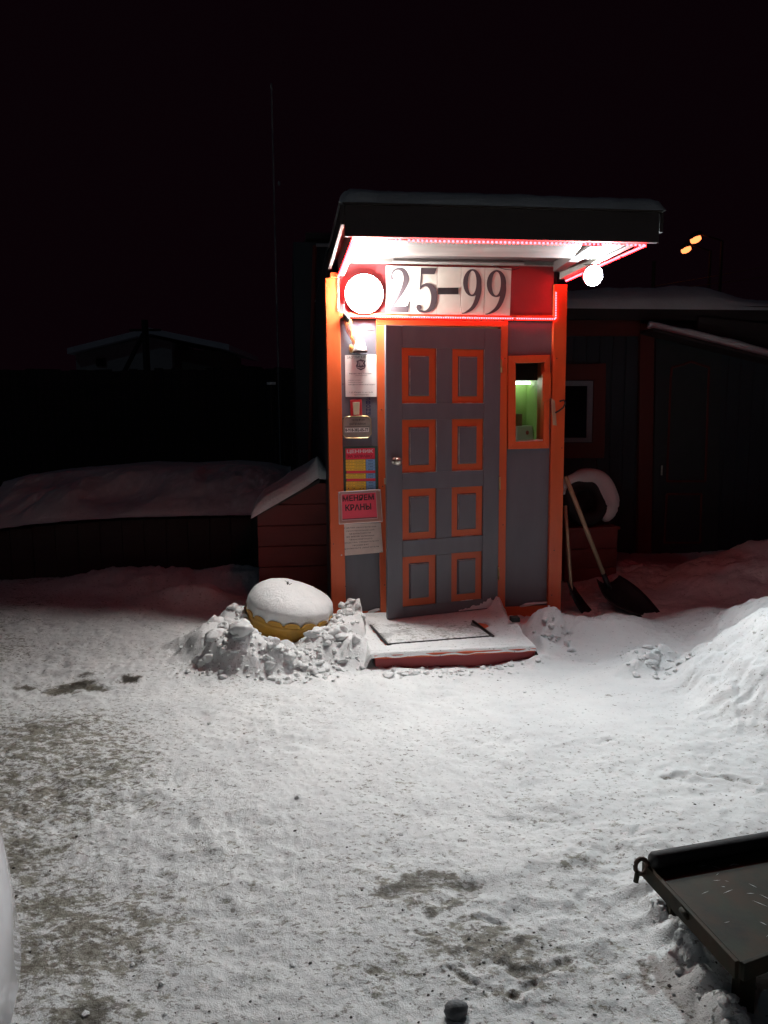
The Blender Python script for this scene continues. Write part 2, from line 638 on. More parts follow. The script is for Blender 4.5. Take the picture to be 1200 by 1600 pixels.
LUMPS = [
    # pile under and round the planter
    lump(445, 985, 0.060, 0.42, 0.30, 2.5), lump(375, 1012, 0.14, 0.17, 0.15, 2.2), lump(335, 1000, 0.12, 0.14, 0.15, 2.2),
    lump(405, 1020, 0.09, 0.20, 0.14, 2.2), lump(365, 975, 0.16, 0.13, 0.12, 2.4), lump(305, 1000, 0.06, 0.12, 0.12, 2.2),
    lump(450, 1030, 0.05, 0.20, 0.10, 2.2), lump(505, 1005, 0.09, 0.18, 0.16, 2.2), lump(540, 980, 0.12, 0.16, 0.18, 2.4),
    lump(556, 960, 0.15, 0.10, 0.09, 2.6), lump(573, 966, 0.12, 0.09, 0.09, 2.6), lump(548, 1010, 0.07, 0.16, 0.14, 2), lump(560, 1022, 0.05, 0.12, 0.08, 2),
    # right of the step
    lump(850, 972, 0.10, 0.10, 0.12, 2.2), lump(880, 978, 0.05, 0.14, 0.13, 2), lump(850, 1000, 0.055, 0.10, 0.14, 2), lump(846, 1020, 0.045, 0.07, 0.08, 2), lump(925, 982, 0.05, 0.25, 0.14, 2), lump(960, 975, 0.05, 0.3, 0.2, 2),
    lump(1010, 1025, 0.055, 0.14, 0.10, 2), lump(1035, 1022, 0.05, 0.10, 0.08, 2), lump(1000, 1040, 0.04, 0.12, 0.08, 2),
    lump(1060, 1040, 0.03, 0.12, 0.05, 2),
    # drift at the right edge and the bank behind it
    lump(1285, 985, 0.50, 0.42, 0.46, 2.6, z=0.35), lump(1175, 990, 0.12, 0.16, 0.22, 2.2), lump(1215, 955, 0.28, 0.24, 0.30, 2.2),
    lump(1110, 965, 0.05, 0.30, 0.25, 2), lump(1190, 1080, 0.09, 0.20, 0.10, 2.4), lump(1165, 1075, 0.05, 0.12, 0.06, 2.4),
    lump(1030, 900, 0.06, 0.5, 0.3, 2), lump(1215, 860, 0.40, 0.55, 0.40, 2.2), lump(960, 890, 0.06, 0.4, 0.3, 2),
    # rim of pushed snow beside the deck plate
    lump(1000, 1385, 0.035, 0.05, 0.05, 2), lump(1030, 1410, 0.04, 0.06, 0.05, 2), lump(1065, 1445, 0.04, 0.06, 0.05, 2),
    lump(1090, 1480, 0.045, 0.05, 0.06, 2), lump(1125, 1530, 0.04, 0.05, 0.06, 2), lump(1150, 1570, 0.045, 0.05, 0.05, 2),
    # left, towards the bin
    lump(300, 930, 0.07, 0.35, 0.2, 2), lump(200, 900, 0.10, 0.6, 0.3, 2), lump(360, 900, 0.08, 0.4, 0.25, 2),
]
# grooves and stains: list of pixels, width (m), depth (m), dirt, soot
GROOVES = [
    ([(608, 1396), (640, 1380), (680, 1370), (712, 1372), (738, 1386)], 0.030, 0.012, 1.1, 0.42),
    ([(625, 1402), (660, 1388), (700, 1378)], 0.028, 0.008, 0.9, 0.30),
    ([(645, 1455), (665, 1462), (700, 1462), (712, 1440), (750, 1432), (790, 1440)], 0.008, 0.014, 0.9, 0.25),
    ([(705, 1515), (735, 1535), (775, 1542), (805, 1555)], 0.011, 0.016, 1.0, 0.35),
    ([(775, 1500), (810, 1518), (850, 1515), (885, 1498)], 0.013, 0.012, 1.0, 0.35),
    ([(800, 1553), (835, 1532)], 0.010, 0.010, 1.0, 0.3),
    ([(1040, 1218), (1080, 1212), (1130, 1216), (1185, 1226)], 0.014, 0.018, 0.7, 0.22),
    ([(1090, 1187), (1125, 1192)], 0.012, 0.010, 0.5, 0.15), ([(1035, 1088), (1085, 1082), (1110, 1090)], 0.012, 0.014, 0.6, 0.15),
    ([(1100, 1129), (1140, 1127)], 0.012, 0.012, 0.6, 0.2), ([(930, 1163), (975, 1155), (1010, 1158)], 0.012, 0.010, 0.4, 0.05),
    ([(944, 1092), (985, 1085)], 0.012, 0.010, 0.5, 0.1), ([(850, 1270), (900, 1280), (955, 1268)], 0.02, 0.006, 0.4, 0.0),
    ([(270, 1060), (300, 1035)], 0.012, 0.010, 0.3, 0.0),
]
SPOTS = [  # pixel, radius, dirt, soot
    ((204, 1062), 0.050, 1.4, 0.95), ((120, 1068), 0.075, 1.4, 0.75), ((152, 1074), 0.045, 1.2, 0.5), ((95, 1076), 0.06, 1.2, 0.3),
    ((135, 1052), 0.045, 1.0, 0.4), ((40, 1070), 0.05, 1.1, 0.4), ((640, 1395), 0.06, .9, 0.10), ((720, 1480), 0.09, 0.7, 0.05),
    ((815, 1475), 0.060, 0.9, 0.25), ((755, 1462), 0.05, 1.0, 0.15), ((850, 1500), 0.05, .8, 0.08), ((600, 1505), 0.06, 0.7, 0.0),
    ((915, 1355), 0.05, 0.7, 0.2), ((700, 1412), 0.025, 1.0, 0.6), ((680, 1425), 0.02, 1.0, 0.5), ((726, 1400), 0.028, 0.8, 0.3),
    ((780, 1497), 0.02, 1.2, 0.7), ((738, 1484), 0.014, 1.2, 0.8), ((805, 1465), 0.02, 1.2, 0.7), ((705, 1494), 0.02, 1.0, 0.4),
    ((130, 1450), 0.16, 1.1, 0.0), ((60, 1500), 0.16, 0.9, 0.0), ((110, 1400), 0.13, 0.9, 0.0), ((140, 1590), 0.06, 1.2, 0.5),
    ((150, 1200), 0.22, 0.8, 0.0), ((60, 1150), 0.35, 0.9, 0.0), ((40, 1250), 0.25, 0.9, 0.0), ((240, 1150), 0.2, 0.4, 0.0),
    ((30, 1330), 0.15, 1.0, 0.1), ((300, 1480), 0.25, 0.35, 0.0), ((350, 1440), 0.15, 0.35, 0.0), ((200, 1350), 0.2, 0.4, 0.0),
]


def seg_dist(x, y, pts):
    best = np.full(x.shape, 1e9)
    for (ax, ay), (bx, by) in zip(pts[:-1], pts[1:]):
        dx, dy = bx - ax, by - ay
        t = np.clip(((x - ax) * dx + (y - ay) * dy) / (dx * dx + dy * dy), 0, 1)
        best = np.minimum(best, np.hypot(x - ax - t * dx, y - ay - t * dy))
    return best


GW = [([G(*p) for p in pts], w, dp, di, so) for pts, w, dp, di, so in GROOVES]
SW = [(G(*p), r, di, so) for p, r, di, so in SPOTS]
FOOT = [(float(a), float(b), float(c)) for a, b, c in zip(rng.uniform(-2.2, 2.6, 60), rng.uniform(1.6, 5.0, 60), rng.uniform(0, 3.1, 60))]


def ground_height(x, y, fine=True):
    far = sstep(9, 30, np.hypot(x, y))
    h = (fbm(x * 0.9, y * 0.9, 3, 3) - 0.5) * 0.07 * (1 - far) + (fbm(x * .05, y * .05, 5, 3) - 0.5) * 0.6 * far
    n1 = fbm(x * 5, y * 5, 21, 4)
    h += (n1 - 0.5) * 0.018
    # compacted, slightly lower middle; rougher margins
    rough = np.clip(sstep(0.9, 2.2, np.abs(x - 0.1 + 0.12 * (y - 3))) + sstep(3.9, 4.7, y) * 0.8, 0.15, 1)
    tramp = sstep(.42, .66, fbm(x * 1.7, y * 1.7, 203, 3))
    h += (fbm(x * 12, y * 12, 33, 4) - 0.5) * 0.022 * (0.35 + 0.4 * rough + .7 * tramp)
    h -= np.maximum(0, blobs(x / .13 + fbm(x * 7, y * 7, 4, 2), y / .10, 37) - .55) * .020 * tramp
    h += (fbm(x * 38, y * 38, 34, 3) - 0.5) * 0.007
    rid = 1 - np.abs(fbm(x * 4 + y, y * 9, 51, 4) * 2 - 1)
    h -= sstep(0.90, 0.99, rid) * 0.012 * rough
    for fx, fy, fa in FOOT:
        m = (np.abs(x - fx) < 0.3) & (np.abs(y - fy) < 0.3)
        if m.any():
            ca, sa = math.cos(fa), math.sin(fa)
            a = ((x[m] - fx) * ca + (y[m] - fy) * sa) / 0.14
            b = (-(x[m] - fx) * sa + (y[m] - fy) * ca) / 0.05
            q = a * a + b * b
            h[m] += -0.004 * np.exp(-q ** 2) * (.6 + .8 * vnoise(x[m] * 40, y[m] * 40, 4)) + 0.0012 * np.exp(-(q - 1.5) ** 2 * 2)
    L = np.zeros_like(h)
    wx = x + (fbm(x * 5, y * 5, 71, 3) - 0.5) * 0.09
    wy = y + (fbm(x * 5, y * 5, 91, 3) - 0.5) * 0.09
    for lx, ly, lh, ra, rb, k, rot in LUMPS:
        m = (np.abs(x - lx) < ra * 2.6 + .1) & (np.abs(y - ly) < rb * 2.6 + .1)
        if not m.any():
            continue
        q = ((wx[m] - lx) / ra) ** 2 + ((wy[m] - ly) / rb) ** 2
        b = lh * np.exp(-np.power(q, k / 2) * 0.7)
        Lm = L[m]
        L[m] = np.maximum(Lm, b) + 0.25 * np.minimum(Lm, b)
    h += L
    m = (L > 0.012) & (np.hypot(x, y) < 9)
    if m.any():
        xm, ym, Lm = x[m], y[m], L[m]
        big = sstep(.16, .30, Lm)
        w0 = blobs(xm / .23 + .9 * fbm(xm * 4, ym * 4, 2, 3), ym / .23 + .9 * fbm(xm * 4, ym * 4, 52, 3), 3)
        w1 = blobs(xm / .11 + 1.2 * fbm(xm * 7, ym * 7, 3, 3), ym / .11 + .9 * fbm(xm * 7, ym * 7, 62, 3), 7)
        w2 = blobs(xm / .042 + 1.1 * fbm(xm * 16, ym * 16, 9, 3), ym / .042 + fbm(xm * 16, ym * 16, 63, 3), 19)
        w3 = blobs(xm / .019 + .8 * fbm(xm * 33, ym * 33, 9, 2), ym / .019, 29)
        k = sstep(.015, .08, Lm)
        var = 0.25 + 1.3 * fbm(xm * 3.5, ym * 3.5, 77, 2)
        h[m] += k * (1 - .7 * big) * ((w0 - .4) * .07 + (w1 - .4) * .035 * var + (w2 - .4) * .016 * var + (w3 - .4) * .007 * var)
        h[m] += k * (fbm(xm * 18, ym * 18, 43, 5) - .5) * .022
        h[m] += big * (fbm(xm * 4, ym * 4, 41, 4) - .5) * .05
    # clods round the piles
    for pts, w, dp, di, so in GW:
        m = (x > min(p[0] for p in pts) - .1) & (x < max(p[0] for p in pts) + .1) & (y > min(p[1] for p in pts) - .1) & (y < max(p[1] for p in pts) + .1)
        if m.any():
            d = seg_dist(x[m], y[m], pts)
            wv = w * (0.6 + 0.9 * vnoise(x[m] * 30, y[m] * 30, 8))
            br_k = sstep(.25, .55, vnoise(x[m] * 14, y[m] * 14, 18))
            h[m] += br_k * (-dp * .45 * np.exp(-(d / wv) ** 2) + dp * 0.3 * np.exp(-((d - 2.1 * wv) / wv) ** 2))
    # nothing pokes through the step or into the booth
    q = (x - O[0]) * EU[0] + (y - O[1]) * EU[1]
    dd = (x - O[0]) * EN[0] + (y - O[1]) * EN[1]
    inside = sstep(0.19, 0.22, q) * (1 - sstep(1.25, 1.29, q)) * (1 - sstep(STEP_D - 0.015, STEP_D + 0.05, dd)) * sstep(-0.1, 0.02, dd)
    h = h * (1 - inside) + np.minimum(h, 0.0) * inside
    room = sstep(-0.02, 0.06, q) * (1 - sstep(1.62, 1.70, q)) * (1 - sstep(-0.06, -0.01, dd)) * sstep(-2.3, -2.2, dd)
    return h * (1 - room) - 0.02 * room


STEP_D = 0.935


def ground_dirt(x, y):
    left = sstep(-0.7, -2.0, x + 0.30 * (y - 3.0))
    wob = (fbm(x * 0.8, y * 0.8, 113, 4) - .5) * 2.4
    left = sstep(-0.5, -2.4, x + 0.30 * (y - 3.0) + wob)
    d = 0.26 + 0.55 * left * (0.2 + 1.3 * fbm(x * 2.1, y * 2.1, 13, 4)) + .9 * (fbm(x * 3.2, y * 3.2, 14, 4) - .5)
    near = sstep(3.2, 1.9, y)
    d = d + 0.22 * near
    d = d - 0.35 * sstep(2.8, 4.2, y) * sstep(-0.8, 0.0, x)
    pile = np.zeros_like(d)
    for lx, ly, lh, ra, rb, k, rot in LUMPS:
        if lh > 0.055 and ly > 3.5:
            pile = np.maximum(pile, np.exp(-((x - lx) / ra / 1.3) ** 2 - ((y - ly) / rb / 1.3) ** 2))
    so = np.zeros_like(d)
    wx = x + (fbm(x * 16, y * 16, 171, 3) - 0.5) * 0.09
    wy = y + (fbm(x * 16, y * 16, 191, 3) - 0.5) * 0.06
    for (sx, sy), r, di, s in SW:
        g = np.exp(-(((wx - sx) / (r * 1.5)) ** 2 + ((wy - sy) / r) ** 2))
        d = np.maximum(d, d * (1 - g) + di * g * 1.4)
        if s:
            so = np.maximum(so, s * sstep(0.35, 0.75, g * (0.45 + 1.1 * fbm(x * 40, y * 40, 5, 3))))
    for pts, w, dp, di, s in GW:
        dd = seg_dist(wx, wy, pts)
        g = np.exp(-(dd / (w * 1.2)) ** 2)
        d = np.maximum(d, d * (1 - g) + di * g * 1.3)
        so = np.maximum(so, s * sstep(0.25, 0.8, g * (0.4 + 1.2 * fbm(x * 40, y * 40, 6, 3))))
    d = d * (1 - 0.95 * pile)
    return d, np.clip(so, 0, 1)


def build_ground():
    ang = np.concatenate([np.linspace(-180, -42, 56)[:-1], np.linspace(-42, 42, 600), np.linspace(42, 180, 56)[1:]])
    ang = np.radians(ang)
    r1 = np.geomspace(0.4, 1.4, 40)[:-1]
    r2 = np.geomspace(1.4, 8.0, 460)[:-1]
    r3 = np.geomspace(8.0, 900, 110)
    rr = np.concatenate([r1, r2, r3])
    A, RR = np.meshgrid(ang, rr)
    x, y = np.sin(A) * RR, np.cos(A) * RR
    z = ground_height(x, y)
    d, so = ground_dirt(x, y)
    P = np.stack([x, y, z], -1)
    P[:, -1] = P[:, 0]
    grid_mesh('snow_ground', P, SNOWG, kind='structure', label='trodden dirty snow covering the yard', attrs={'dirt': d, 'soot': so},
              origin=np.array([0, 0, 0.0]))
    # centre patch under the camera
    mb = MB()
    k = 48
    vs = [(0, 0, float(z[0].mean()))] + [(0.42 * math.sin(2 * math.pi * i / k), 0.42 * math.cos(2 * math.pi * i / k), float(z[0].mean()) - .004) for i in range(k)]
    mb.add(vs, [(0, 1 + (i + 1) % k, 1 + i) for i in range(k)])
    make('snow_patch', mb, SNOWG, kind='structure', label='snow underfoot')


build_ground()


def gh(x, y):
    return float(ground_height(np.array([x]), np.array([y]))[0])


# loose crumbs of snow and dark bits, too many to count
def crumbs(name, pts, m, smin, smax, label, flat=0.7):
    mb = MB()
    ico = [(0, 0, 1), (.89, 0, .45), (.28, .85, .45), (-.72, .53, .45), (-.72, -.53, .45), (.28, -.85, .45),
           (.72, .53, -.45), (-.28, .85, -.45), (-.89, 0, -.45), (-.28, -.85, -.45), (.72, -.53, -.45), (0, 0, -1)]
    fc = [(0, 1, 2), (0, 2, 3), (0, 3, 4), (0, 4, 5), (0, 5, 1), (1, 6, 2), (2, 7, 3), (3, 8, 4), (4, 9, 5), (5, 10, 1),
          (6, 7, 2), (7, 8, 3), (8, 9, 4), (9, 10, 5), (10, 6, 1), (11, 7, 6), (11, 8, 7), (11, 9, 8), (11, 10, 9), (11, 6, 10)]
    xs = np.array([p[0] for p in pts])
    ys = np.array([p[1] for p in pts])
    zs = ground_height(xs, ys)
    for x, y, z in zip(xs, ys, zs):
        s = smin * (smax / smin) ** (random.random() ** 2.2)
        sx, sy, sz = s * random.uniform(.7, 1.4), s * random.uniform(.7, 1.3), s * random.uniform(.6, 1.0) * flat
        a = random.uniform(0, 6.3)
        ca, sa = math.cos(a), math.sin(a)
        vs = []
        for p in ico:
            j = random.uniform(.75, 1.25)
            px, py, pz = p[0] * sx * j, p[1] * sy * j, p[2] * sz * j
            vs.append((x + ca * px - sa * py, y + sa * px + ca * py, z + pz + sz * 0.35))
        mb.add(vs, fc)
    return make(name, mb, m, kind='stuff', label=label)


def scatter_px(cx, cy, sx, sy, n):
    out = []
    for _ in range(n):
        x, y = G(random.gauss(cx, sx), max(930, random.gauss(cy, sy)))
        out.append((x, y))
    return out


pts = []
for cx, cy, sx, sy, n in ((440, 1035, 60, 12, 160), (540, 1000, 30, 18, 150), (520, 1035, 50, 10, 120), (330, 1020, 30, 15, 90),
                          (880, 985, 40, 10, 150), (1010, 1030, 28, 12, 260), (1060, 1045, 45, 14, 120), (700, 1040, 80, 6, 130),
                          (1040, 1440, 14, 14, 60), (1080, 1475, 16, 16, 80), (1130, 1550, 14, 18, 70), (1170, 1085, 30, 14, 60)):
    pts += scatter_px(cx, cy, sx, sy, n)
for _ in range(90):
    pts.append(G(random.uniform(0, 1200), random.uniform(1030, 1600)))
crumbs('snow_crumbs', pts, SNOW, 0.0025, 0.012, 'loose crumbs of snow scattered about the yard')
pts = []
for cx, cy, sx, sy, n in ((120, 1068, 45, 7, 30), (205, 1062, 7, 5, 30), (730, 1400, 60, 25, 30), (790, 1480, 45, 25, 60),
                          (60, 1250, 60, 120, 60), (640, 1500, 70, 40, 40), (950, 1540, 50, 30, 30)):
    pts += scatter_px(cx, cy, sx, sy, n)
for _ in range(420):
    pts.append(G(random.uniform(0, 1200), random.uniform(1040, 1600)))
DARKBIT = mat('dark_bit', (0.050, 0.042, 0.035), 0.8, (0.025, 0.022, 0.02))
crumbs('dark_debris', pts, DARKBIT, 0.0014, 0.0055, 'dark crumbs and grit lying on the snow', 0.45)


def clods(name, spec, m, label):
    mb = MB()
    # unit sphere directions
    D, Fc = [], []
    na, nb = 18, 12
    for j in range(nb + 1):
        for i in range(na):
            w, t = 2 * math.pi * i / na, math.pi * j / nb
            D.append((math.sin(t) * math.cos(w), math.sin(t) * math.sin(w), math.cos(t)))
    for j in range(nb):
        for i in range(na):
            i2 = (i + 1) % na
            Fc.append((j * na + i, (j + 1) * na + i, (j + 1) * na + i2, j * na + i2))
    D = np.array(D)
    for px, py, size in spec:
        x, y = G(px, py, size * .6 + .05)
        z = gh(x, y)
        nrm = rng.normal(size=(11, 3))
        nrm /= np.linalg.norm(nrm, axis=1)[:, None]
        off = rng.uniform(.55, 1.0, 11)
        dots = D @ nrm.T
        cand = np.where(dots > .08, off / np.maximum(dots, .08), 9.0)
        k = 20.0
        r = -np.log(np.exp(-k * cand).sum(1)) / k
        r = np.clip(r, .3, 1.25)
        sh = rng.uniform(-9, 9, 3)
        r = r * (1 + .26 * (fbm(D[:, 0] * 3 + sh[0] + D[:, 2] * 2, D[:, 1] * 3 + sh[1] - D[:, 2] * 2, 5, 3) - .5) + .22 * (fbm(D[:, 0] * 9 + sh[2], D[:, 1] * 9 + D[:, 2] * 9, 6, 2) - .5))
        sc = size * np.array([rng.uniform(.8, 1.3), rng.uniform(.8, 1.2), rng.uniform(.6, .9)])
        V = D * r[:, None] * sc + np.array([x, y, z + size * .06])
        mb.add(V, Fc)
    return make(name, mb, m, kind='stuff', label=label, smooth=True)


spec = []
for cx, cy, sx, sy, n, a, b in ((370, 1000, 34, 12, 50, .010, .032), (450, 1024, 50, 8, 70, .007, .022), (525, 995, 26, 14, 50, .008, .026), (350, 1036, 40, 6, 50, .006, .018)):
    for _ in range(n):
        spec.append((random.gauss(cx, sx * .8), random.gauss(cy, sy * .8), a * (b / a) ** (random.random() ** 1.6)))
for cx, cy, sx, sy, n, a, b in ((365, 1005, 34, 14, 34, .03, .085), (340, 1030, 25, 8, 16, .015, .04), (440, 1030, 34, 7, 26, .015, .045),
                                (520, 1005, 26, 14, 34, .015, .055), (550, 970, 16, 12, 22, .015, .06), (400, 1042, 50, 5, 30, .008, .022),
                                (500, 1035, 30, 7, 26, .008, .025), (1018, 1026, 16, 8, 26, .012, .040), (1055, 1040, 30, 8, 20, .008, .022), (640, 1032, 26, 3, 22, .010, .034), (790, 1024, 30, 3, 18, .008, .026), (720, 1034, 20, 3, 10, .008, .022),
                                (870, 985, 22, 9, 24, .010, .032), (700, 1035, 70, 4, 26, .006, .016),
                                (1075, 1470, 22, 26, 18, .006, .016), (1145, 1560, 12, 18, 10, .006, .016)):
    for _ in range(n):
        spec.append((random.gauss(cx, sx * .8), random.gauss(cy, sy * .8), a * (b / a) ** (random.random() ** 1.6)))
clods('snow_clods', spec, SNOW, 'broken clods of shovelled snow heaped round the planter and the step')


def stone(px, py, s, m, label, cat, name='stone', sq=0.8):
    x, y = G(px, py, s * .5)
    z = gh(x, y)
    mb = MB()
    prof = []
    n = 10
    for i in range(n + 1):
        a = math.pi * i / n
        prof.append((max(0, math.sin(a)) * s, -math.cos(a) * s * sq))
    ph = random.uniform(0, 6)
    mb.lathe(prof, (x, y, z + s * sq * 0.5), seg=16, wob=lambda w, i: 1 + 0.14 * math.sin(2 * w + ph + i * .4) + 0.08 * math.sin(5 * w + i * 1.3 + ph))
    return make(name, mb, m, smooth=True, label=label, cat=cat)


STONE = mat('stone_grey', (0.16, 0.17, 0.18), 0.7, (0.08, 0.085, 0.09), 25, bump=0.002)
stone(713, 1576, 0.028, STONE, 'grey pebble frozen in the snow at the bottom edge, largest loose stone', 'stone')

# =====================================================================================
#                                      THE BOOTH
# =====================================================================================
booth = empty('booth', W(0.8, -1.1, 0), 'small orange and grey wooden booth with a wide lit awning over its door', 'booth')


def board(name, px, d0, d1, m, parent=None, bevel=0.003, label=None):
    return make(name, MB().pxq(px, d0, d1), m, parent if parent is not None else booth, bevel=bevel, label=label)


# wall panels (grey)
board('wall_panel', [(524, 500), (596, 500), (600, 975), (536, 975)], -0.03, 0.0, GREY)
# right wall panel with the window opening cut out: four pieces
WQ = [FP(x, y, 0.0) for x, y in ((800, 562), (853, 561), (850, 697), (800, 698))]
wu0, wu1, wz1, wz0 = WQ[0][0], WQ[1][0], WQ[0][1], WQ[2][1]
pu0, pz1 = FP(786, 498)
pu1, _z = FP(866, 498)
make('wall_panel', MB().ubox(pu0, pu1, -0.03, 0, wz1, pz1), GREY, booth)
make('wall_panel', MB().ubox(pu0, pu1, -0.03, 0, -0.02, wz0), GREY, booth)
make('wall_panel', MB().ubox(pu0, wu0, -0.03, -0.001, wz0 + .001, wz1 - .001), GREY, booth)
make('wall_panel', MB().ubox(wu1, pu1, -0.03, -0.001, wz0 + .001, wz1 - .001), GREY, booth)
# posts and trim (orange)
board('corner_post', [(508, 434), (530, 434), (541, 968), (519, 968)], -0.10, 0.033, ORANGE)
board('corner_post', [(866, 444), (887, 444), (876, 970), (856, 970)], -0.10, 0.033, ORANGE)
board('door_post', [(588, 508), (601, 508), (607, 972), (595, 972)], -0.06, 0.022, ORANGE)
board('door_post', [(783, 508), (794, 508), (789, 968), (776, 968)], -0.06, 0.022, ORANGE)
board('door_header', [(588, 499), (794, 502), (794, 511), (588, 507.5)], -0.06, 0.0225, ORANGE)
board('base_board', [(541, 955), (594, 956), (595, 975), (541, 975)], -0.03, 0.018, ORANGE)
board('base_board', [(789, 949), (856, 946), (856, 975), (789, 975)], -0.03, 0.018, ORANGE)
board('top_block', [(516, 425), (528, 425), (528, 433.5), (516, 433.5)], -0.05, 0.05, ORANGE, bevel=.004)
# red header panel behind the number
board('header_panel', [(530, 400), (866, 406), (865, 500), (531, 496)], -0.03, 0.008, REDP)
# slim rail at the foot of the header
board('header_rail', [(530, 488), (868, 493), (868, 501.5), (530, 497)], 0.010, 0.026, ORANGE, bevel=.002)
# nail heads on posts and trim
for x, y, d_ in ((536, 600, .0335), (537, 720, .0335), (540, 916, .0335), (514, 640, .0335), (521, 850, .0335), (601, 914, .0225), (598, 760, .0225), (596, 640, .0225),
                 (789, 560, .0225), (786, 820, .0225), (870, 560, .0335), (878, 700, .0335), (866, 860, .0335), (862, 930, .0335)):
    u_, z_ = FP(x, y, d_)
    make('nail_head', MB().lathe([(.0045, 0), (.0035, .0015), (0, .002)], W(u_, d_, z_), EN, EZ, 8), DARKW, booth)
# side and rear walls, floor
uL, _ = FP(510, 600)
uR, _ = FP(880, 600)
uL2, uR2 = uL + 0.02, uR - 0.02
ztop = 2.60
make('side_wall', MB().ubox(uL2, uL2 + 0.04, -2.20, -0.102, -0.02, ztop), SHEDW, booth, label='dark left side wall')
make('side_wall', MB().ubox(uR2 - 0.04, uR2, -2.20, -0.102, -0.02, ztop), SHEDW, booth, label='dark right side wall')
make('rear_wall', MB().ubox(uL2 + .041, uR2 - .041, -0.63, -0.60, 0.08, 2.42), GREENW, booth, label='lit green inner wall')
make('inner_side_wall', MB().ubox(uR2 - .056, uR2 - .041, -.599, -.05, 0.08, 2.15), GREENW, booth)
make('inner_floor', MB().ubox(uL2 + .042, uR2 - .042, -1.20, -0.07, 0.02, 0.06), DARKW, booth)
make('inner_ceiling', MB().ubox(uL2 + .042, uR2 - .042, -1.20, -0.035, 2.16, 2.20), SOFFIT, booth)

# ---- door, standing slightly ajar
ALPHA = R(13.5)
hu, _ = FP(779.5, 720, 0.02)
DD = np.array([-math.cos(ALPHA), math.sin(ALPHA)])           # (u, d) along the door, from the hinge
DN = np.array([math.sin(ALPHA), math.cos(ALPHA)])            # outward normal in (u, d)
dvec = EU * DD[0] + EN * DD[1]
dnor = EU * DN[0] + EN * DN[1]
HP = W(hu, 0.025, 0)


def DW(s, z, t):
    return HP + dvec * s + EZ * z + dnor * t


def DPX(px, py):
    q = hit(px, py, HP, dnor)
    return float(np.dot(q - HP, dvec)), float(q[2])


sW = (DPX(600.5, 510)[0] + DPX(607, 965)[0]) / 2
zB = (DPX(607, 969)[1] + DPX(777, 948)[1]) / 2
zT = (DPX(600, 509)[1] + DPX(785, 513)[1]) / 2


def dbox(mb, s0, s1, z0, z1, t0, t1):
    return mb.hexa([DW(s0, z0, t0), DW(s1, z0, t0), DW(s1, z1, t0), DW(s0, z1, t0)],
                   [DW(s0, z0, t1), DW(s1, z0, t1), DW(s1, z1, t1), DW(s0, z1, t1)])


WORN_LIT = mat('worn_lit_primer', (0.52, 0.50, 0.47), 0.5, (0.34, 0.32, 0.32), 40)  # pale colour for worn edges, also painting highlights on edges facing the lamp
door = make('door', dbox(MB(), 0.004, sW - .004, zB + .004, zT - .004, -0.032, -0.014), GREYD, booth,
            label='grey door with eight raised orange-edged panels, slightly ajar')
colL = ((DPX(627, 600)[0] + DPX(630, 900)[0]) / 2, (DPX(682, 600)[0] + DPX(681, 900)[0]) / 2)
colR = ((DPX(705, 600)[0] + DPX(706, 900)[0]) / 2, (DPX(757, 600)[0] + DPX(752, 900)[0]) / 2)
cols = [(colL[1], colL[0]), (colR[1], colR[0])]
rowpx = [(544, 631, 545, 630), (655, 738, 655, 736), (763, 843, 761, 838), (868, 944, 863, 940)]
rows = [((DPX(655, a)[1] + DPX(731, c)[1]) / 2, (DPX(655, b)[1] + DPX(731, d)[1]) / 2) for a, b, c, d in rowpx]
dp = lambda nm, s0, s1, z0, z1, t0=-0.0135, t1=0.006, m=GREYD, bv=0.002: make(nm, dbox(MB(), s0, s1, z0, z1, t0, t1), m, door, bevel=bv)
g = 0.0012
dp('stile', cols[0][1] + g, sW, zB, zT)
dp('stile', 0.0, cols[1][0] - g, zB, zT)
zr = [zT] + [v for r in rows for v in r] + [zB]
for k in range(5):
    za, zb = zr[2 * k], zr[2 * k + 1]
    dp('rail', cols[1][0], cols[0][1], zb, za)
for k in range(4):
    dp('mullion', cols[1][1], cols[0][0], rows[k][1] + g, rows[k][0] - g)
for (s0, s1) in cols:
    for (z1, z0) in rows:
        w, h = s1 - s0, z1 - z0
        dp('panel_groove', s0 + .0003, s1 - .0003, z0 + .0003, z1 - .0003, -0.0138, -0.009, ORANGE, 0)
        iw, ih = w * 0.20, w * 0.20
        mb = MB()
        a = [DW(s0 + iw, z0 + ih, -0.0089), DW(s1 - iw, z0 + ih, -0.0089), DW(s1 - iw, z1 - ih, -0.0089), DW(s0 + iw, z1 - ih, -0.0089)]
        c = 0.009
        b = [DW(s0 + iw + c, z0 + ih + c, 0.009), DW(s1 - iw - c, z0 + ih + c, 0.009), DW(s1 - iw - c, z1 - ih - c, 0.009), DW(s0 + iw + c, z1 - ih - c, 0.009)]
        mb.hexa(a, b)
        make('raised_panel', mb, GREYD, door)
        ri = rows.index((z1, z0))
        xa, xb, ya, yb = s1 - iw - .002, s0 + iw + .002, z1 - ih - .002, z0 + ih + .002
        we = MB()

        def lit_wear(p, q, r0):
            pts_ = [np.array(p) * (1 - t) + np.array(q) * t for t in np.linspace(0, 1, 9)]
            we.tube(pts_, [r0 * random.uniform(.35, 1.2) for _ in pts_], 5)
        lit_wear(DW(xa - .004, ya - .004, .004), DW(xb + .004, ya - .004, .004), .0030)
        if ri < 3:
            lit_wear(DW(xa - .004, ya - .004, .004), DW(xa - .004, yb + .004, .004), .0030 if ri < 2 else .0018)
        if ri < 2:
            lit_wear(DW(s0 + .001, z1, .004), DW(s0 + .001, z0, .004), .0022)
            lit_wear(DW(s1, z0 + .001, .004), DW(s0, z0 + .001, .004), .0026)
        make('worn_lit_edge', we, WORN_LIT, door)
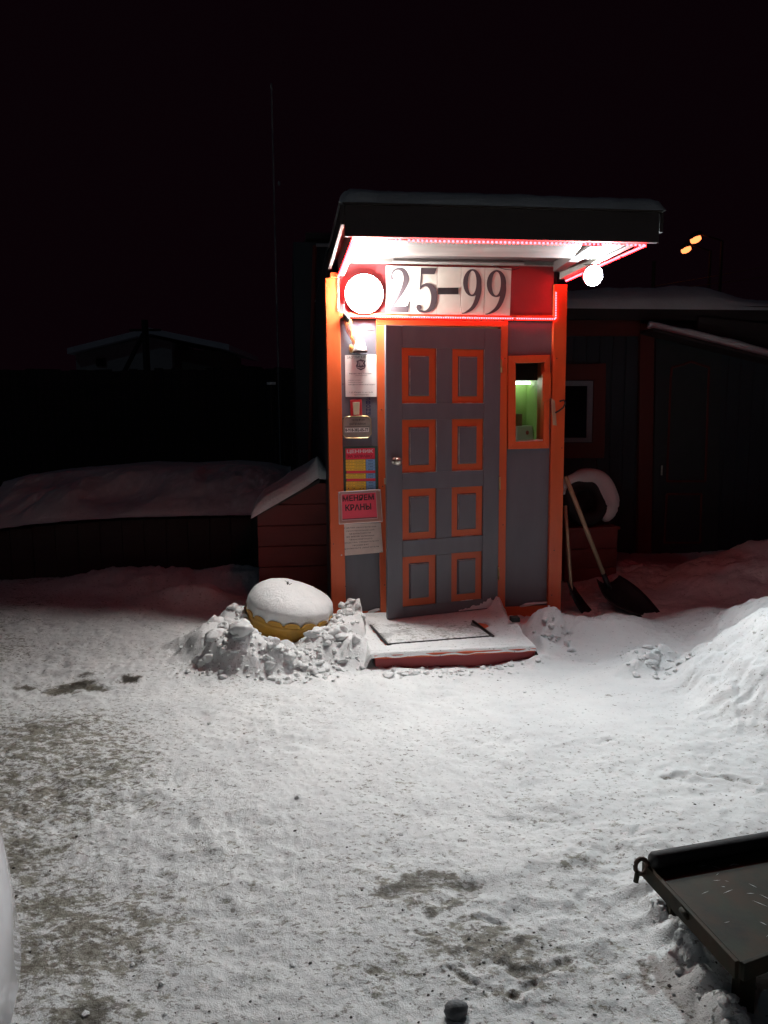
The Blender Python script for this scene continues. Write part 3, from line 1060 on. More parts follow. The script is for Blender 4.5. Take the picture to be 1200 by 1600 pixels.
# snow lying on the ledges of the panels and at the foot of the door
def ledge_snow(parent, pts3, r, name='ledge_snow'):
    return make(name, MB().tube(pts3, r, 6), SNOW, parent, smooth=True)


for ci, (s0, s1) in enumerate(cols):
    for ri, (z1, z0) in enumerate(rows):
        if (ci, ri) in ((0, 0), (1, 0), (0, 1), (1, 1), (0, 2), (1, 2), (1, 3)):
            a0 = s0 + (s1 - s0) * random.uniform(0.05, 0.3)
            a1 = s1 - (s1 - s0) * random.uniform(0.0, 0.15)
            if ri > 1:
                a1 = a0 + (s1 - s0) * 0.4
            n = 9
            ps = [DW(a0 + (a1 - a0) * i / n, z0 + 0.001, -0.002) for i in range(n + 1)]
            rs = [0.0008 + (0.0038 if ri < 2 else 0.0028) * (0.35 + 0.9 * random.random()) * math.sin(math.pi * (i + .5) / (n + 1)) for i in range(n + 1)]
            ledge_snow(door, ps, rs)
mb = MB()
n = 26
vs = []
for i in range(n + 1):
    s = DPX(772, 940)[0] + (DPX(716, 940)[0] - DPX(772, 940)[0]) * i / n
    top = zB + 0.012 + 0.05 * math.exp(-((i - 3) / 5.0) ** 2) * (0.7 + .5 * random.random()) + 0.028 * math.exp(-((i - 12) / 8.0) ** 2) * (0.5 + random.random()) 
    vs += [DW(s, zB + 0.006, 0.0062), DW(s, top, 0.0062), DW(s, (zB + top) / 2, 0.012)]
fs = []
for i in range(n):
    a, b = 3 * i, 3 * i + 3
    fs += [(a, b, b + 2, a + 2), (a + 2, b + 2, b + 1, a + 1)]
make('frozen_splash', mb.add(vs, fs), SNOW, door, smooth=True, label='streak of snow stuck low on the door')
# knob, latch plate, hinges
ks, kz = DPX(617, 720)
kb = DW(ks, kz, 0.006)
make('door_knob', MB().lathe([(0.026, 0), (0.026, 0.004), (0.012, 0.007), (0.011, 0.028), (0.020, 0.034), (0.027, 0.044), (0.028, 0.054),
                              (0.022, 0.064), (0.010, 0.069), (0.0, 0.070)], kb, dnor, EZ, 24), METAL, door, smooth=True)
ls, lz = DPX(606, 752)
make('latch', dbox(MB(), sW + .0005, sW + 0.010, lz - 0.02, lz + 0.02, -0.02, -0.006), METAL, door, bevel=.001)
for py in (572, 755, 895):
    zc = FP(780, py, 0.02)[1]
    q = W(hu + 0.004, 0.036, zc)
    make('hinge', MB().tube([q - EZ * 0.045, q + EZ * 0.045], 0.0065, 10), BRASS, door, smooth=True)
# dark gap behind the door: jamb boards
make('door_jamb', MB().ubox(hu + .004, hu + .03, -0.09, -0.061, 0.05, 2.05), DARKW, booth)

# ---- window
win = empty('window', W(*(lambda a: (a[0], 0.0, a[1]))(FP(826, 700, 0))), parent=booth, label='narrow orange-framed window showing a lit green room')


def fr(px, m=ORANGE, d0=-0.05, d1=0.030, nm='window_frame', bv=0.003):
    return make(nm, MB().pxq(px, d0, d1), m, win, bevel=bv)


fr([(794, 556), (860, 554.5), (851, 566), (806, 567)])
fr([(794, 702), (806, 690.5), (849, 689), (858, 700.5)])
fr([(794, 556), (806, 567), (806, 690.5), (794, 702)])
fr([(860, 554.5), (858, 700.5), (849, 689), (851, 566)])
GL = glass('window_glass')
ga, gb = FP(800, 562, -0.04), FP(854, 695, -0.04)
make('window_pane', MB().ubox(ga[0], gb[0], -0.046, -0.042, gb[1], ga[1]), GL, win)
# deep reveal, sill with snow
ra, rb = FP(806, 567, 0), FP(850, 690, 0)
make('reveal', MB().ubox(rb[0] - .004, rb[0] + .01, -0.16, -0.0505, rb[1] - .01, ra[1] + .01), ORANGE, win)
make('reveal', MB().ubox(ra[0] - .03, ra[0] - .016, -0.16, -0.0505, rb[1] - .01, ra[1] + .01), ORANGE, win)
sa = FP(806, 690, 0.01)
sb = FP(848, 689, 0.01)
ledge_snow(win, [W(sa[0] + (sb[0] - sa[0]) * i / 10, 0.008, sa[1] + .001) for i in range(11)],
           [0.004 + 0.006 * random.random() + (0.006 if i > 6 else 0) for i in range(11)])
# orange shutter batten and loose lath on the right of the window
make('batten', MB().pxq([(848, 580), (862, 583), (861, 622), (848, 628)], 0.031, 0.055), ORANGE, win, bevel=.003)
make('lath', MB().pxq([(861, 622), (867, 626), (870, 665), (864, 664)], 0.031, 0.040), WOOD, win, bevel=.001)
hk = [(868, 645), (873, 642), (879, 637), (882, 630), (879, 625), (872, 627)]
make('hook', MB().tube([W(*(lambda a: (a[0], 0.045 + 0.008 * i, a[1]))(FP(x, y, 0.05))) for i, (x, y) in enumerate(hk)], 0.006, 8),
     BLACK, win, smooth=True)

# ---- things inside the booth, seen through the window
za = FP(820, 597, -1.0)
q0, q1 = FP(800, 599, -0.5), FP(846, 598, -0.5)
tube = empty('tube_light', W(q0[0], -.55, q0[1]), 'white fluorescent tube lit inside behind the booth window', 'lamp')
make('housing', MB().ubox(q0[0] - .25, q1[0] + .02, -.585, -.53, q0[1] + .012, q0[1] + .04), PVC, tube)
make('tube', MB().tube([W(q0[0] - .25, -.52, q0[1]), W(q1[0] - .01, -.52, q1[1])], 0.009, 8), emit('tube_glow', *TUBE), tube)
bd0, bd1 = FP(800, 560, -0.28), FP(852, 594, -0.28)
make('shelf_board', MB().ubox(bd0[0] - .1, bd1[0] + .03, -0.31, -0.28, bd1[1], bd0[1] + .1), DARKW,
     label='dark board across the top behind the booth window', cat='board')
cab = [(843, 604), (838, 612), (835, 622), (834, 632), (837, 645), (842, 654), (848, 658)]
make('cable', MB().tube([W(*(lambda a: (a[0], -0.5, a[1]))(FP(x, y, -0.5))) for x, y in cab], 0.004, 6), BLACK, smooth=True,
     label='thin black cable looping down the green wall', cat='cable')
b0, b1 = FP(798, 647, -0.44), FP(816, 664, -0.44)
make('brown_box', MB().ubox(b0[0], b1[0], -0.55, -0.44, b1[1] - .12, b0[1]), mat('cardboard', (0.22, 0.13, 0.07), 0.8), bevel=.003,
     label='small brown box in the lower left of the booth window', cat='box')
desk0, desk1 = FP(796, 664, -0.45), FP(850, 700, -0.45)
make('desk', MB().ubox(desk0[0] - .1, desk1[0] + .03, -0.59, -0.36, desk0[1] - .16, desk0[1] - .125).ubox(desk0[0] - .1, desk0[0] - .06, -.59, -.36, 0.06, desk0[1] - .25).ubox(desk1[0] - .01, desk1[0] + .03, -.59, -.36, 0.06, desk0[1] - .25),
     mat('desk_top', (0.05, 0.10, 0.05), 0.5), label='dark desk under the booth window', cat='desk')
m0 = [FP(x, y, -0.40) for x, y in ((808, 666), (832, 665), (836, 690), (806, 691))]
eq = empty('white_device', W(m0[3][0], -0.40, m0[3][1] - .05), 'white desktop device with a small red oval mark inside the booth window', 'device')
make('case', MB().poly([m0[0], m0[1], (m0[2][0], m0[2][1] - .08), (m0[3][0], m0[3][1] - .08)][::-1], -0.52, -0.40), mat('device_white', (0.55, 0.62, 0.55), 0.4), eq, bevel=.004)
r0 = FP(824, 676, -0.398)
make('mark', MB().poly([(r0[0] + 0.012 * math.cos(t), r0[1] + 0.016 * math.sin(t)) for t in np.linspace(0, 6.283, 17)[:-1]], -0.3995, -0.397), mat('mark_red', (0.45, 0.05, 0.05), 0.5), eq)

# ---- awning: soffit boards, side beams, fascia, roof deck
AWN = 1.22
ZS = 2.44
fl, fr_ = FP(555, 365, AWN)[0], FP(1003, 384, AWN)[0]
bl, br = FP(528, 430, 0)[0], FP(880, 442, 0)[0]
ZL = FP(555, 365, AWN)[1]
ZR = FP(1003, 384, AWN)[1]
ZF = (ZL + ZR) / 2
ZB = (FP(528, 430, 0)[1] + FP(880, 442, 0)[1]) / 2
aw = empty('awning', W((bl + br) / 2, 0.03, 2.4), parent=booth, label='wide flat awning with pale boarded underside')


def am(nm, mb, m, bv=0.003, label=None):
    return make(nm, mb, m, aw, bevel=bv, label=label)


def zs_at(d):
    return ZB + (ZF - ZB) * d / AWN


def sheet(u0, u1, d0, d1, z0f, th):
    """board following the slope of the soffit; z0f offset above the LED edge"""
    a = [W(u0, d0, zs_at(d0) + z0f), W(u1, d0, zs_at(d0) + z0f), W(u1, d0, zs_at(d0) + z0f + th), W(u0, d0, zs_at(d0) + z0f + th)]
    b = [W(u0, d1, zs_at(d1) + z0f), W(u1, d1, zs_at(d1) + z0f), W(u1, d1, zs_at(d1) + z0f + th), W(u0, d1, zs_at(d1) + z0f + th)]
    return MB().hexa(a, b)


AU0, AU1 = min(fl, bl) + 0.01, max(fr_, br) - 0.01
am('soffit_board', sheet(AU0 + .03, AU1 - .03, 0.97, AWN - .02, 0.012, 0.02), SOFFIT)
am('soffit_board', sheet(AU0 + .03, AU1 - .03, 0.70, 0.966, 0.014, 0.02), SOFFIT)
am('cross_beam', sheet(AU0 + .03, AU1 - .03, 0.60, 0.66, 0.050, 0.09), DARKW)
am('soffit_board', sheet(AU0 + .03, AU1 - .03, 0.28, 0.597, 0.118, 0.02), SOFFIT)
am('soffit_board', sheet(AU0 + .03, AU1 - .03, 0.012, 0.276, 0.122, 0.02), SOFFIT)
am('side_beam', sheet(AU0 - .012, AU0 + .028, 0.03, AWN - .02, 0.004, 0.14), SOFFIT)
am('side_beam', sheet(AU1 - .028, AU1 + .012, 0.03, AWN - .02, 0.004, 0.14), SOFFIT)
am('front_beam', sheet(AU0 - .012, AU1 + .012, AWN - .018, AWN + .012, 0.004, 0.13), SOFFIT)
# batten and conduit where soffit meets the wall
am('wall_batten', MB().ubox(AU0 + .03, AU1 - .03, 0.010, 0.045, ZB + 0.090, ZB + .120), SOFFIT)
am('conduit', MB().tube([W(AU0 + .35, 0.085, ZB + .098), W(AU1 - .3, 0.085, ZB + .098)], 0.012, 10), mat('conduit_grey', (0.20, 0.19, 0.18), 0.5), 0)
# diagonal brace plank at the right
p0, p1 = FP(864, 441, 0.05), FP(925, 379, AWN - .03)
a0 = [W(p0[0], 0.05, ZB + .05), W(p0[0] + .07, 0.05, ZB + .05), W(p0[0] + .07, 0.05, ZB + .116), W(p0[0], 0.05, ZB + .116)]
zz = zs_at(AWN - .05)
a1 = [W(p1[0], AWN - .05, zz - .012), W(p1[0] + .07, AWN - .05, zz - .012), W(p1[0] + .07, AWN - .05, zz + .011), W(p1[0], AWN - .05, zz + .011)]
am('brace', MB().hexa(a0, a1), DARKW)
# fascia and roof deck
f0, f1 = FP(539, 340, AWN + .05)[0], FP(1031, 350, AWN + .05)[0]
zfL0, zfR0 = FP(555, 363.5, AWN + .05)[1], FP(1030, 384, AWN + .05)[1]
zfL1, zfR1 = FP(540, 320, AWN + .05)[1], FP(1028, 331, AWN + .05)[1]
zf0, zf1 = (zfL0 + zfR0) / 2, (zfL1 + zfR1) / 2
am('fascia', MB().ubox(f0, f1, AWN + .016, AWN + .05, zf0, zf1), FASCIA)
am('drip_edge', MB().ubox(f0 - .01, f1 + .01, AWN + .01, AWN + .062, zf1 + .001, zf1 + .008), METAL, 0)
zroof = zf1 + 0.0
am('roof_deck', MB().hexa([W(f0, -2.3, zroof - .03), W(f1, -2.3, zroof - .03), W(f1, -2.3, zroof - .005), W(f0, -2.3, zroof - .005)],
                          [W(f0, AWN + .014, zroof - .03), W(f1, AWN + .014, zroof - .03), W(f1, AWN + .014, zroof - .005), W(f0, AWN + .014, zroof - .005)]), FASCIA, 0)
am('barge_board', MB().ubox(f0 - .022, f0 - .002, -2.3, AWN + .05, zf1 - 0.10, zf1 - .001), FASCIA)
am('barge_board', MB().ubox(f1 + .002, f1 + .022, -2.3, AWN + .05, zf1 - 0.10, zf1 - .001), FASCIA)
# closure between soffit and deck above the wall
am('gable_board', MB().ubox(uL2, uR2, -0.10, -0.032, ZB + .145, zroof - .032), FASCIA)
q = FP(532, 348, 1.0)
am('painted_reflection', MB().ubox(f0 - .001, f0 + .004, 0.95, 0.96, zf1 - .085, zf1 - .03), REDP, 0)  # red strip painted in as the light strip's reflection on the side board

# snow lying on the awning roof
us = np.linspace(f0 - .03, f1 + .03, 180)
ds = np.linspace(-2.3, AWN + .06, 110)
U, Dm = np.meshgrid(us, ds)
eu = np.minimum(U - us[0], us[-1] - U)
ed = np.minimum(ds[-1] - Dm, Dm - ds[0])
e_ = np.minimum(eu, ed)
th = 0.075 * np.power(np.clip(e_ / 0.06, 0, 1), 0.45) * (0.75 + 0.5 * fbm(U * 2.2, Dm * 2.2, 5, 4)) + 0.006 * (fbm(U * 14, Dm * 14, 9, 3) - .5)
th *= np.where(e_ <= 0.0001, 0, 1)
P = O + U[..., None] * EU + Dm[..., None] * EN + (zf1 + 0.009 + th)[..., None] * EZ
grid_mesh('roof_snow', P, SNOW, label='thin grey snow lying along the top of the booth awning', cat='snow', origin=np.array(W(.8, 0, zf1)))

# =====================================================================================
#                           LAMPS AND THE LED STRIPS
# =====================================================================================
# white bulkhead lamp left of the number
lu, lz = FP(570, 457, 0.10)
lamp = empty('wall_lamp', W(lu, 0.02, lz - .12), 'big round white lamp glaring at the left end of the number sign', 'lamp')
lc = W(lu, 0.012, lz)
lax = EN * math.cos(R(6)) - EZ * math.sin(R(6))
lc = W(lu, 0.030, lz)
make('lamp_base', MB().lathe([(0.122, -0.008), (0.130, -.004), (0.130, 0.030), (0.126, 0.034), (0.124, 0.030), (0.0, 0.030)], lc, lax, EZ, 40), PVC, lamp)  # raised collar added to keep grazing lamp light off the red header
make('lamp_arm', MB().ubox(lu - .03, lu + .03, 0.009, 0.035, lz - .03, lz + .03), PVC, lamp)
Rl = 0.124
make('lamp_dome', MB().lathe([(Rl, 0.031), (Rl, 0.034)] + [(Rl * math.cos(t), 0.034 + 0.062 * math.sin(t)) for t in np.linspace(0, math.pi / 2, 9)[1:]],
                             lc, lax, EZ, 40), emit('lamp_glow_white', *LAMP_WHITE), lamp, smooth=True)

# cold spotlight under the right edge of the awning
d2 = 0.50
su, sz = FP(926, 431, d2)
flood = empty('spotlight', W(su, d2, sz - .06), 'small cold white spotlight hanging under the right edge of the awning', 'lamp')
aim = np.array(EN) * 1.0 + EZ * -0.20 + EU * 0.05
aim /= np.linalg.norm(aim)
fc_ = W(su, d2, sz)
make('housing', MB().lathe([(0.030, -0.075), (0.045, -0.060), (0.060, -0.012), (0.066, 0.0), (0.066, 0.010), (0.062, 0.010), (0.060, 0.002), (0.0, 0.002)],
                           fc_, aim, EU, 28), BLACK, flood, smooth=False)
make('lens', MB().lathe([(0.058, 0.003), (0.058, 0.004), (0.0, 0.004)],
                        fc_, aim, EU, 24), emit('lamp_glow_cold', *LAMP_COLD), flood, smooth=True)
vup = np.cross(aim, EU)
vup = vup if vup[2] > 0 else -vup
make('added_visor', MB().hexa([fc_ - EU * .07 + vup * .067, fc_ + EU * .07 + vup * .067, fc_ + EU * .07 + vup * .071, fc_ - EU * .07 + vup * .071],  # plate added above the lens to hold its light off the soffit
                        [fc_ - EU * .07 + vup * .060 + aim * .075, fc_ + EU * .07 + vup * .060 + aim * .075, fc_ + EU * .07 + vup * .064 + aim * .075, fc_ - EU * .07 + vup * .064 + aim * .075]), BLACK, flood)
make('bracket', MB().tube([fc_ - aim * 0.04 + EZ * 0.05, fc_ - aim * 0.05 + EZ * 0.09, W(AU1 - .01, d2 - .04, zs_at(d2) + .003)], 0.006, 6), BLACK, flood)


def led_strip(name, path, pitch, size, m, label):
    """beads along a 3-D polyline on a thin pale tape"""
    root = empty(name, path[0], label, 'light strip')
    tape, beads = MB(), MB()
    tape.tube(path, 0.0035, 4)
    for p, q in zip(path[:-1], path[1:]):
        L = np.linalg.norm(q - p)
        n = int(L / pitch)
        for i in range(n):
            if random.random() < 0.02:
                continue
            c = p + (q - p) * ((i + .5) / n) + EN * 0.0055 - EZ * 0.0050
            s = size
            beads.hexa([c + EU * a * s + EZ * b * s - EN * .002 for a, b in ((-.5, -.5), (.5, -.5), (.5, .5), (-.5, .5))],
                       [c + EU * a * s + EZ * b * s + EN * .003 for a, b in ((-.5, -.5), (.5, -.5), (.5, .5), (-.5, .5))])
    make('tape', tape, mat('led_tape', (0.6, 0.55, 0.55), 0.4), root)
    make('led_beads', beads, m or emit('led_red', *LED_RED), root, kind='stuff')
    return root


fp = lambda x, y, d: W(*(lambda a: (a[0], d, a[1]))(FP(x, y, d)))
led_strip('light_strip', [fp(528.5, 434, 0.034), fp(528.5, 486, 0.034)], 0.0165, 0.0085, None,
          'short vertical red light strip on the left corner post beside the white lamp')
led_strip('light_strip', [fp(546, 493.5, 0.034), fp(868, 497.5, 0.034), fp(868.5, 455, 0.034)], 0.0165, 0.0085, None,
          'long red light strip running under the number sign and up its right side')
zz0 = 0.004
led_strip('light_strip', [W(AU0 - .012, 0.04, zs_at(0.04) - zz0), W(AU0 - .012, AWN + .022, zf0 - .006), W(AU1 + .012, AWN + .022, zf0 - .006),
                          W(AU1 + .012, 0.04, zs_at(0.04) - zz0)], 0.0230, 0.0105, emit('led_eave', *LED_EAVE),
          'red light strip edging the underside of the awning on three sides')

# =====================================================================================
#                                 THE NUMBER SIGN
# =====================================================================================
sq = [FP(603, 415, 0.03), FP(799.5, 419, 0.03), FP(797, 493, 0.03), FP(603, 490, 0.03)]
sm = quadmap(sq)
num = empty('number_sign', W(*(lambda a: (a[0], 0.03, a[1]))(sm(0.5, 0))), 'long white house number sign reading 25-99 above the door', 'sign')
cuts = [0, 0.19, 0.405, 0.595, 0.785, 1.0]
for a, b in zip(cuts[:-1], cuts[1:]):
    pts4 = [sm(a + .0015, 0), sm(b - .0015, 0), sm(b - .0015, 1), sm(a + .0015, 1)]
    make('number_plate', MB().poly([tuple(p) for p in pts4], 0.022, 0.030 + random.uniform(0, .0012)), SIGNWHITE, num, bevel=.001)


def catmull(pts, n=10):
    P = [np.array(p, float) for p in pts]
    P = [2 * P[0] - P[1]] + P + [2 * P[-1] - P[-2]]
    out = []
    for i in range(1, len(P) - 2):
        for k in range(n):
            t = k / n
            a, b, c, d = P[i - 1], P[i], P[i + 1], P[i + 2]
            out.append(0.5 * ((2 * b) + (c - a) * t + (2 * a - 5 * b + 4 * c - d) * t * t + (3 * b - a - 3 * c + d) * t ** 3))
    out.append(P[-2])
    return out


def ribbon(mb, pts, mp, d, n=10):
    """stroke of varying width: pts = (x, y, width)"""
    c = catmull(pts, n)
    vs = []
    for i, p in enumerate(c):
        t = c[min(i + 1, len(c) - 1)][:2] - c[max(i - 1, 0)][:2]
        t = t / (np.linalg.norm(t) + 1e-9)
        nn = np.array([-t[1], t[0]])
        for s in (-1, 1):
            q = p[:2] + s * nn * p[2] / 2
            u, z = mp(q[0], q[1])
            vs.append(W(u, d, z))
    k = len(c)
    mb.add(vs, [(2 * i, 2 * i + 2, 2 * i + 3, 2 * i + 1) for i in range(k - 1)])


def shape(mb, pts, mp, d):
    mb.add([W(*(lambda a: (a[0], d, a[1]))(mp(x, y))) for x, y in pts], [tuple(range(len(pts)))])


# glyph space: x 0..0.62, y 0..1
def dig2(mb, mp, d):
    ribbon(mb, [(.10, .72, .10), (.07, .80, .06), (.12, .91, .055), (.27, .965, .06), (.42, .91, .12), (.49, .76, .17), (.44, .60, .14), (.30, .38, .09), (.14, .18, .06), (.05, .06, .05)], mp, d)
    shape(mb, [(.02, 0), (.55, 0), (.60, .25), (.565, .25), (.53, .16), (.46, .135), (.10, .135), (.02, .05)], mp, d + .0004)


def dig5(mb, mp, d):
    shape(mb, [(.17, .86), (.52, .86), (.58, 1.0), (.14, 1.0)], mp, d)
    shape(mb, [(.14, 1.0), (.175, .88), (.145, .52), (.10, .50)], mp, d + .0004)
    ribbon(mb, [(.11, .53, .04), (.20, .60, .06), (.33, .62, .09), (.46, .54, .16), (.52, .36, .175), (.46, .14, .14), (.30, .03, .06), (.13, .04, .06), (.07, .10, .10)], mp, d + .0008)
    shape(mb, [(.09 + .075 * math.cos(t), .12 + .065 * math.sin(t)) for t in np.linspace(0, 6.283, 17)[:-1]], mp, d + .0012)


def dig9(mb, mp, d):
    n = 28
    vs, fs = [], []
    for i in range(n):
        t = 2 * math.pi * i / n
        ox, oy = .31 + .27 * math.cos(t), .69 + .305 * math.sin(t)
        ix, iy = .305 + .125 * math.cos(t), .69 + .265 * math.sin(t)
        for x, y in ((ox, oy), (ix, iy)):
            u, z = mp(x, y)
            vs.append(W(u, d, z))
    for i in range(n):
        j = (i + 1) % n
        fs.append((2 * i, 2 * j, 2 * j + 1, 2 * i + 1))
    mb.add(vs, fs)
    ribbon(mb, [(.505, .72, .13), (.51, .52, .145), (.45, .30, .13), (.32, .12, .09), (.12, .015, .035), (.02, .0, .02)], mp, d + .0005)


def placed(s0, t0, s1, t1):
    return lambda x, y: sm(s0 + (s1 - s0) * x / .6, t0 + (t1 - t0) * y)


for fn, box in ((dig2, (.025, .03, .19, .97)), (dig5, (.235, .03, .405, .97)), (dig9, (.60, .03, .765, .97)), (dig9, (.79, .02, .965, .96))):
    mb = MB()
    fn(mb, placed(*box), 0.0318)
    make('digit', mb, DIGINK, num)
make('dash', MB().poly([tuple(sm(a, b)) for a, b in ((.41, .42), (.575, .43), (.575, .57), (.41, .56))], 0.0316, 0.0325), INK, num)
make('loose_wire', MB().tube([fp(768, 413, .05), fp(778, 418, .06), (fp(790, 421, .05)), fp(800, 422, .035), fp(812, 419, .04)], 0.0022, 5), BLACK, smooth=True,
     label='thin black wire hanging over the right end of the number sign', cat='wire')

# =====================================================================================
#                            NOTICES LEFT OF THE DOOR
# =====================================================================================
def sheet_sign(name, px, d0, d1, m, label, cat, bevel=0.0):
    q = [FP(x, y, d1) for x, y in px]
    qm = quadmap(q)
    root = empty(name, W(*(lambda a: (a[0], d1, a[1]))(qm(.5, 0))), label, cat)
    make('sheet', MB().poly([q[3], q[2], q[1], q[0]], d0, d1), m, root, bevel=bevel)
    return root, qm


# white notice with emblem
pn, pm = sheet_sign('paper_notice', [(539, 555), (588, 554), (588.5, 620), (540, 620)], 0.003, 0.006, PAPER,
                    'white paper notice with a dark shield emblem, highest of the notices left of the door', 'notice')
t = 0.0068
text_on('ЗАО "ЛИГА КРОСС"', pm, (.06, .915, .94, .975), INKSOFT, pn, t)
text_on('Филиал №3 "Сервис"', pm, (.12, .535, .88, .575), INKSOFT, pn, t)
text_on('заправка баллонов', pm, (.09, .385, .50, .410), INKSOFT, pn, t)
text_on('техническое обслуживание', pm, (.09, .335, .57, .360), INKSOFT, pn, t)
text_on('переосвидетельствование, ремонт и продажа', pm, (.09, .275, .95, .303), INKSOFT, pn, t)
text_on('г. ул. Южная 10, тел. 25-99', pm, (.12, .085, .88, .125), INKSOFT, pn, t)
text_on('круглосуточно', pm, (.28, .030, .74, .060), INKSOFT, pn, t)
make('rule', MB().poly([tuple(pm(a, b)) for a, b in ((.32, .505), (.70, .505), (.70, .511), (.32, .511))], .0062, .0068), INKSOFT, pn)
sh = [(.36, .86), (.42, .875), (.50, .90), (.58, .875), (.66, .86), (.63, .80), (.66, .74), (.63, .68), (.50, .63), (.38, .68), (.34, .74), (.38, .80)]
make('shield_emblem', MB().poly([tuple(pm(a, b)) for a, b in sh[::-1]], .0062, .0067), mat('emblem_ink', (0.12, 0.09, 0.11), .6), pn)
text_on('ЛК', pm, (.415, .745, .60, .845), PAPER, pn, .0072, bold=True)
make('emblem_ribbon', MB().poly([tuple(pm(a, b)) for a, b in ((.39, .70), (.50, .675), (.61, .70), (.61, .715), (.50, .69), (.39, .715))], .0068, .0072), PAPER, pn)

# doorbell
bn = empty('door_bell', fp(556, 650, 0.01), 'cream rocker bell switch on a red plate under the emblem notice', 'switch')
make('plate', MB().pxq([(547, 625), (565, 624), (566, 649), (548, 650)], 0.002, 0.012), mat('bell_red', (0.62, 0.04, 0.05), .4), bn, bevel=.003)
make('rocker', MB().pxq([(551, 628.5), (562, 628), (561.5, 648), (552.5, 648.5)], 0.012, 0.026), mat('cream_plastic', (0.70, 0.66, 0.45), .35), bn, bevel=.004)
# hand painted vertical word
vr = empty('painted_word', fp(575, 650, 0.002), 'small dark blue hand painted letters running down beside the bell switch', 'lettering')
for i, ch in enumerate('ЗВОНИ'):
    y0 = 620.5 + i * 5.8
    q = quadmap([FP(x, y, .002) for x, y in ((572, y0), (579, y0), (579, y0 + 5), (572, y0 + 5))])
    text_on(ch, q, (0, 0, 1, 1), INKBLUE, vr, 0.0022, bold=True, name='letter')
# octagonal metal plate with the telephone number
oc = [(541, 651), (574, 650), (579.5, 655), (580, 678), (575, 684), (541, 684.5), (535.5, 679), (536, 656)]
on = empty('phone_plate', fp(558, 684, 0.008), 'octagonal metal plate with a telephone number under the bell switch', 'plate')
opts = [FP(x, y, 0.009) for x, y in oc]
make('plate', MB().poly(opts[::-1], 0.002, 0.009), mat('plate_metal', (0.42, 0.36, 0.31), 0.45, (0.30, 0.26, 0.23), 12, metal=0.6), on, bevel=.0015)
for i in range(8):
    a, b = opts[i], opts[(i + 1) % 8]
    make('rim', MB().tube([W(a[0], 0.0098, a[1]), W(b[0], 0.0098, b[1])], 0.0022, 6), BRASS, on)
omap = quadmap([FP(x, y, .0096) for x, y in ((536, 651), (579.5, 650), (580, 684), (536, 684.5))])
text_on('ТЕЛЕФОН', omap, (.30, .79, .78, .87), INK, on, .0097)
text_on('ЗАПРАВКИ', omap, (.22, .60, .80, .70), INK, on, .0097)
make('number_strip', MB().poly([tuple(omap(a, b)) for a, b in ((.07, .27), (.92, .27), (.92, .47), (.07, .47))], .0092, .0098), PAPER, on)
make('rule', MB().poly([tuple(omap(a, b)) for a, b in ((.05, .52), (.95, .52), (.95, .535), (.05, .535))], .0092, .0098), INK, on)
text_on('8-918-382-05-77', omap, (.08, .295, .90, .445), INK, on, .0102, bold=True)

# price list
ptn, pt = sheet_sign('price_list', [(537, 698), (590, 697), (591, 770), (537, 770)], 0.002, 0.004, mat('green_backing', (0.035, 0.085, 0.060), .6),
                     'price list with red header, yellow rows and a blue column on green backing', 'notice')
RED2 = mat('poster_red', (0.78, 0.030, 0.075), .5, (0.68, 0.025, 0.065))
YEL2 = mat('poster_yellow', (0.92, 0.60, 0.05), .5, (0.82, 0.52, 0.04))
BLU2 = mat('poster_blue', (0.20, 0.38, 0.66), .5, (0.16, 0.32, 0.56))
pq = quadmap([FP(x, y, .0045) for x, y in ((540, 701), (585.5, 700), (587, 772), (541, 772.5))])


def patch(par, qm, s0, t0, s1, t1, m, d, nm):
    return make(nm, MB().poly([tuple(qm(a, b)) for a, b in ((s0, t0), (s1, t0), (s1, t1), (s0, t1))], d - .0006, d), m, par)


patch(ptn, pq, 0, .765, 1, 1, RED2, .0050, 'header')
text_on('ЦЕННИК', pq, (.04, .885, .95, .975), mat('poster_white', (0.75, 0.62, 0.66), .5), ptn, .0054, bold=True)
text_on('НА ЗАПРАВКУ', pq, (.08, .80, .92, .86), mat('dark_red_ink', (0.20, 0.01, 0.03), .5), ptn, .0054, bold=True)
rowsY = [(.70, .763, '50 л  полная'), (.635, .70, '27 л  литров'), (.575, .635, '12 л  литров'), (.517, .575, '5 л  литров'),
         (.40, .458, 'замена крана'), (.345, .40, 'опрессовка'), (.225, .285, '50 л  обмен'), (.165, .225, '27 л  обмен'), (.10, .165, '12 л'), (0, .10, '5 л')]
for i, (a, b, s) in enumerate(rowsY):
    patch(ptn, pq, 0, a, .675, b - .006, YEL2, .0050, 'yellow_row')
    patch(ptn, pq, .69, a, 1, b - .003, BLU2, .0050, 'blue_cell')
    text_on(s, pq, (.06, a + .014, .60, b - .022), INKSOFT if i not in (4,) else INK, ptn, .0054)
    if i < 9:
        text_on(str([450, 260, 130, 60, 300, 150, 400, 200, 100][i]), pq, (.76, a + .014, .92, b - .022), INKBLUE, ptn, .0054)
patch(ptn, pq, 0.02, .461, 1, .514, RED2, .0052, 'red_bar')
patch(ptn, pq, 0.02, .288, 1, .342, RED2, .0052, 'red_bar')

